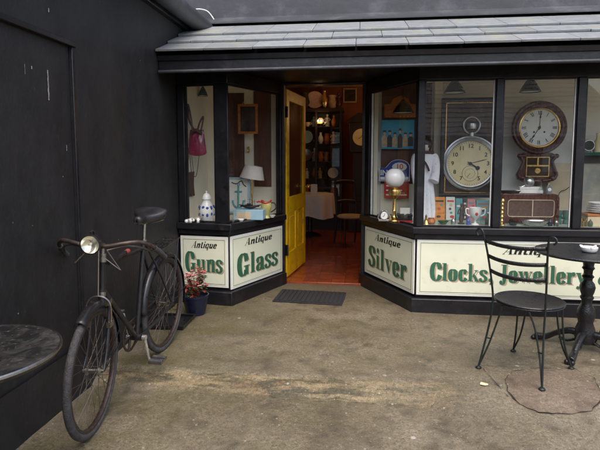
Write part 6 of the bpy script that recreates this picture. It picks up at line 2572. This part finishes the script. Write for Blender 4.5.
mb.box((-.22, -.12, 0), (.22, .14, .55))
mb.box((-.15, -.09, .55), (.15, .12, 1.45))
mb.box((-.21, -.12, 1.45), (.21, .14, 1.98))
mb.prism([(-.23, 1.98), (.23, 1.98), (.20, 2.05), (.06, 2.15), (-.06, 2.15), (-.20, 2.05)], -.14, .13, mat=RX90)
mb.build('case', 'dark_wood', t, bevel=.008)
mb = MB()
mb.lathe([(0, 0), (.15, 0), (.15, .006), (0, .006)], 36, Matrix.Translation((0, -.1205, 1.72)) @ RX90)
dd = mb.build('dial', 'dial_cream', t)
mb = MB()
mb.tube([(0, -.130, 1.72), (.05, -.130, 1.81)], .004, 5)
mb.tube([(0, -.130, 1.72), (-.05, -.130, 1.69)], .004, 5)
mb.build('hands', 'sign_black', dd)
t, w_, h_ = wall_thing('framed_picture', 'small pale framed print high on the orange wall inside the shop', 'picture', 343, 88, 357, 103, 9.98)
picture_frame(t, w_, h_, .03, 'skin_tan', 'dark_picture')

# ------------------------------------------------------------------ building across the yard, behind the viewer (it shows in the window glass)
ob = thing('opposite_building', 'brick outbuilding with a dark tiled roof across the yard, mirrored in the shop windows', 'building', (1.5, -12.0, -.1))
MT['brick'] = M('brick', (.13, .09, .075), .8, var=.3, scale=12)
mb = MB()
mb.box((-9, -.3, 0), (9, 0, 2.5))
mb.build('wall', 'brick', ob)
mb = MB()
for i in range(14):
    y0, y1 = .25 - i * .48, .25 - i * .48 - .50
    q0, q1 = 2.42 + i * .2492, 2.42 + (i + 1) * .2492
    mb.hexa([(-9.2, y0, q0), (9.2, y0, q0), (9.2, y1, q1 - .02), (-9.2, y1, q1 - .02), (-9.2, y0, q0 + .030), (9.2, y0, q0 + .030), (9.2, y1, q1 + .012), (-9.2, y1, q1 + .012)], 0, .42 + .05 * (i % 2))
mb.hexa([(-9.3, .24, 2.38), (9.3, .24, 2.38), (9.3, -6.4, 5.806), (-9.3, -6.4, 5.806), (-9.3, .24, 2.415), (9.3, .24, 2.415), (9.3, -6.4, 5.841), (-9.3, -6.4, 5.841)])
mb.build('roof', 'slate_dark', ob)
mb = MB()
mb.box((-9.3, .26, 2.30), (9.3, .36, 2.40))
mb.build('gutter', 'sign_white', ob)
mb = MB()
for q in range(5):
    mb.box((-7 + q * 3.2, -.02, .9), (-5.6 + q * 3.2, .03, 2.0))
mb.build('window', 'sign_white', ob)

# yellow leaf dropped on the pavement
p = onZ(484, 386, 0)
t = thing('fallen_leaf', 'small yellow fallen leaf lying left of the round slab', 'leaf', (p.x, p.y, gz(p.x, p.y) + .006))
mb = MB()
leaf(mb, Vector((-.025, 0, .002)), Vector((1, .35, .02)), .060, .036, 0, .15)
mb.build('blade', 'dial_cream', t, solid=.0006)

# more small stock along the front of the windows
t = disp('copper_pot', 'small round copper pot left of the orange and green book', 'pot', 431, 225)
k_ = wpx(1, t)
mb = MB()
mb.lathe([(0, 0), (2.6 * k_, 0), (4.2 * k_, 2 * k_), (4.0 * k_, 4 * k_), (2.8 * k_, 5.4 * k_), (3.2 * k_, 6.2 * k_), (2.8 * k_, 6.2 * k_), (0, 4 * k_)], 22)
mb.build('pot_body', 'orange_wood', t)
t = disp('glass_tumbler', 'clear glass tumbler behind the window post right of the trophy cup', 'glass', 483, 226)
mb = MB()
mb.lathe([(0, 0), (2.2 * k_, 0), (2.8 * k_, 7 * k_), (2.6 * k_, 7 * k_), (2.0 * k_, .6 * k_), (0, .6 * k_)], 18)
mb.build('tumbler_body', 'clear_glass', t)
for u, lab, mt_, kd in ((443, 'low green glass bowl before the orange and green book', 'leaf_green', 0), (453, 'little silver salt pot before the white book', 'silver', 1), (468, 'tiny blue glass bottle left of the trophy cup', 'blue_china', 2), (513, 'black glass bowl before the left half of the radio', 'iron', 0), (550, 'squat dark blue bottle before the right half of the radio', 'blue_pot', 2), (556, 'tarnished silver beaker at the right end of the radio', 'chrome_worn', 1), (571, 'small white lidded pot beside the post at the right edge', 'white_china', 1), (590, 'little green jar in the window at the right edge', 'leaf_green', 1)):
    t = disp(['bowl', 'pot', 'bottle'][kd], lab, ['bowl', 'pot', 'bottle'][kd], u, 228)
    mb = MB()
    if kd == 0:
        mb.lathe([(0, 0), (2.2 * k_, 0), (4.8 * k_, 2.6 * k_), (5.2 * k_, 3.6 * k_), (4.6 * k_, 3.4 * k_), (2 * k_, .8 * k_), (0, .7 * k_)], 24)
    elif kd == 1:
        mb.lathe([(0, 0), (1.9 * k_, 0), (2.4 * k_, 2.4 * k_), (2.1 * k_, 4.4 * k_), (1.3 * k_, 5.4 * k_), (.5 * k_, 6 * k_), (.6 * k_, 6.8 * k_), (0, 7.2 * k_)], 20)
    else:
        mb.lathe([(0, 0), (1.8 * k_, 0), (1.9 * k_, 4 * k_), (.8 * k_, 5.4 * k_), (.75 * k_, 7.4 * k_), (1.1 * k_, 7.8 * k_), (0, 7.8 * k_)], 18)
    mb.build(['bowl_body', 'pot_body', 'bottle_body'][kd], mt_, t)
for u, v, lab, mt_ in ((233, 222.5, 'small silver dish at the left front of the anchor window', 'silver'), (241, 221.5, 'little white bowl before the pale blue box', 'white_china'), (258, 219.5, 'tiny brass pot before the pale blue box', 'brass')):
    p = onZ(u, v, DZ)
    t = thing('bowl', lab, 'bowl', p)
    mb = MB()
    mb.lathe([(0, 0), (.016, 0), (.030, .018), (.031, .024), (.027, .022), (.014, .006), (0, .006)], 22)
    mb.build('bowl_body', mt_, t)
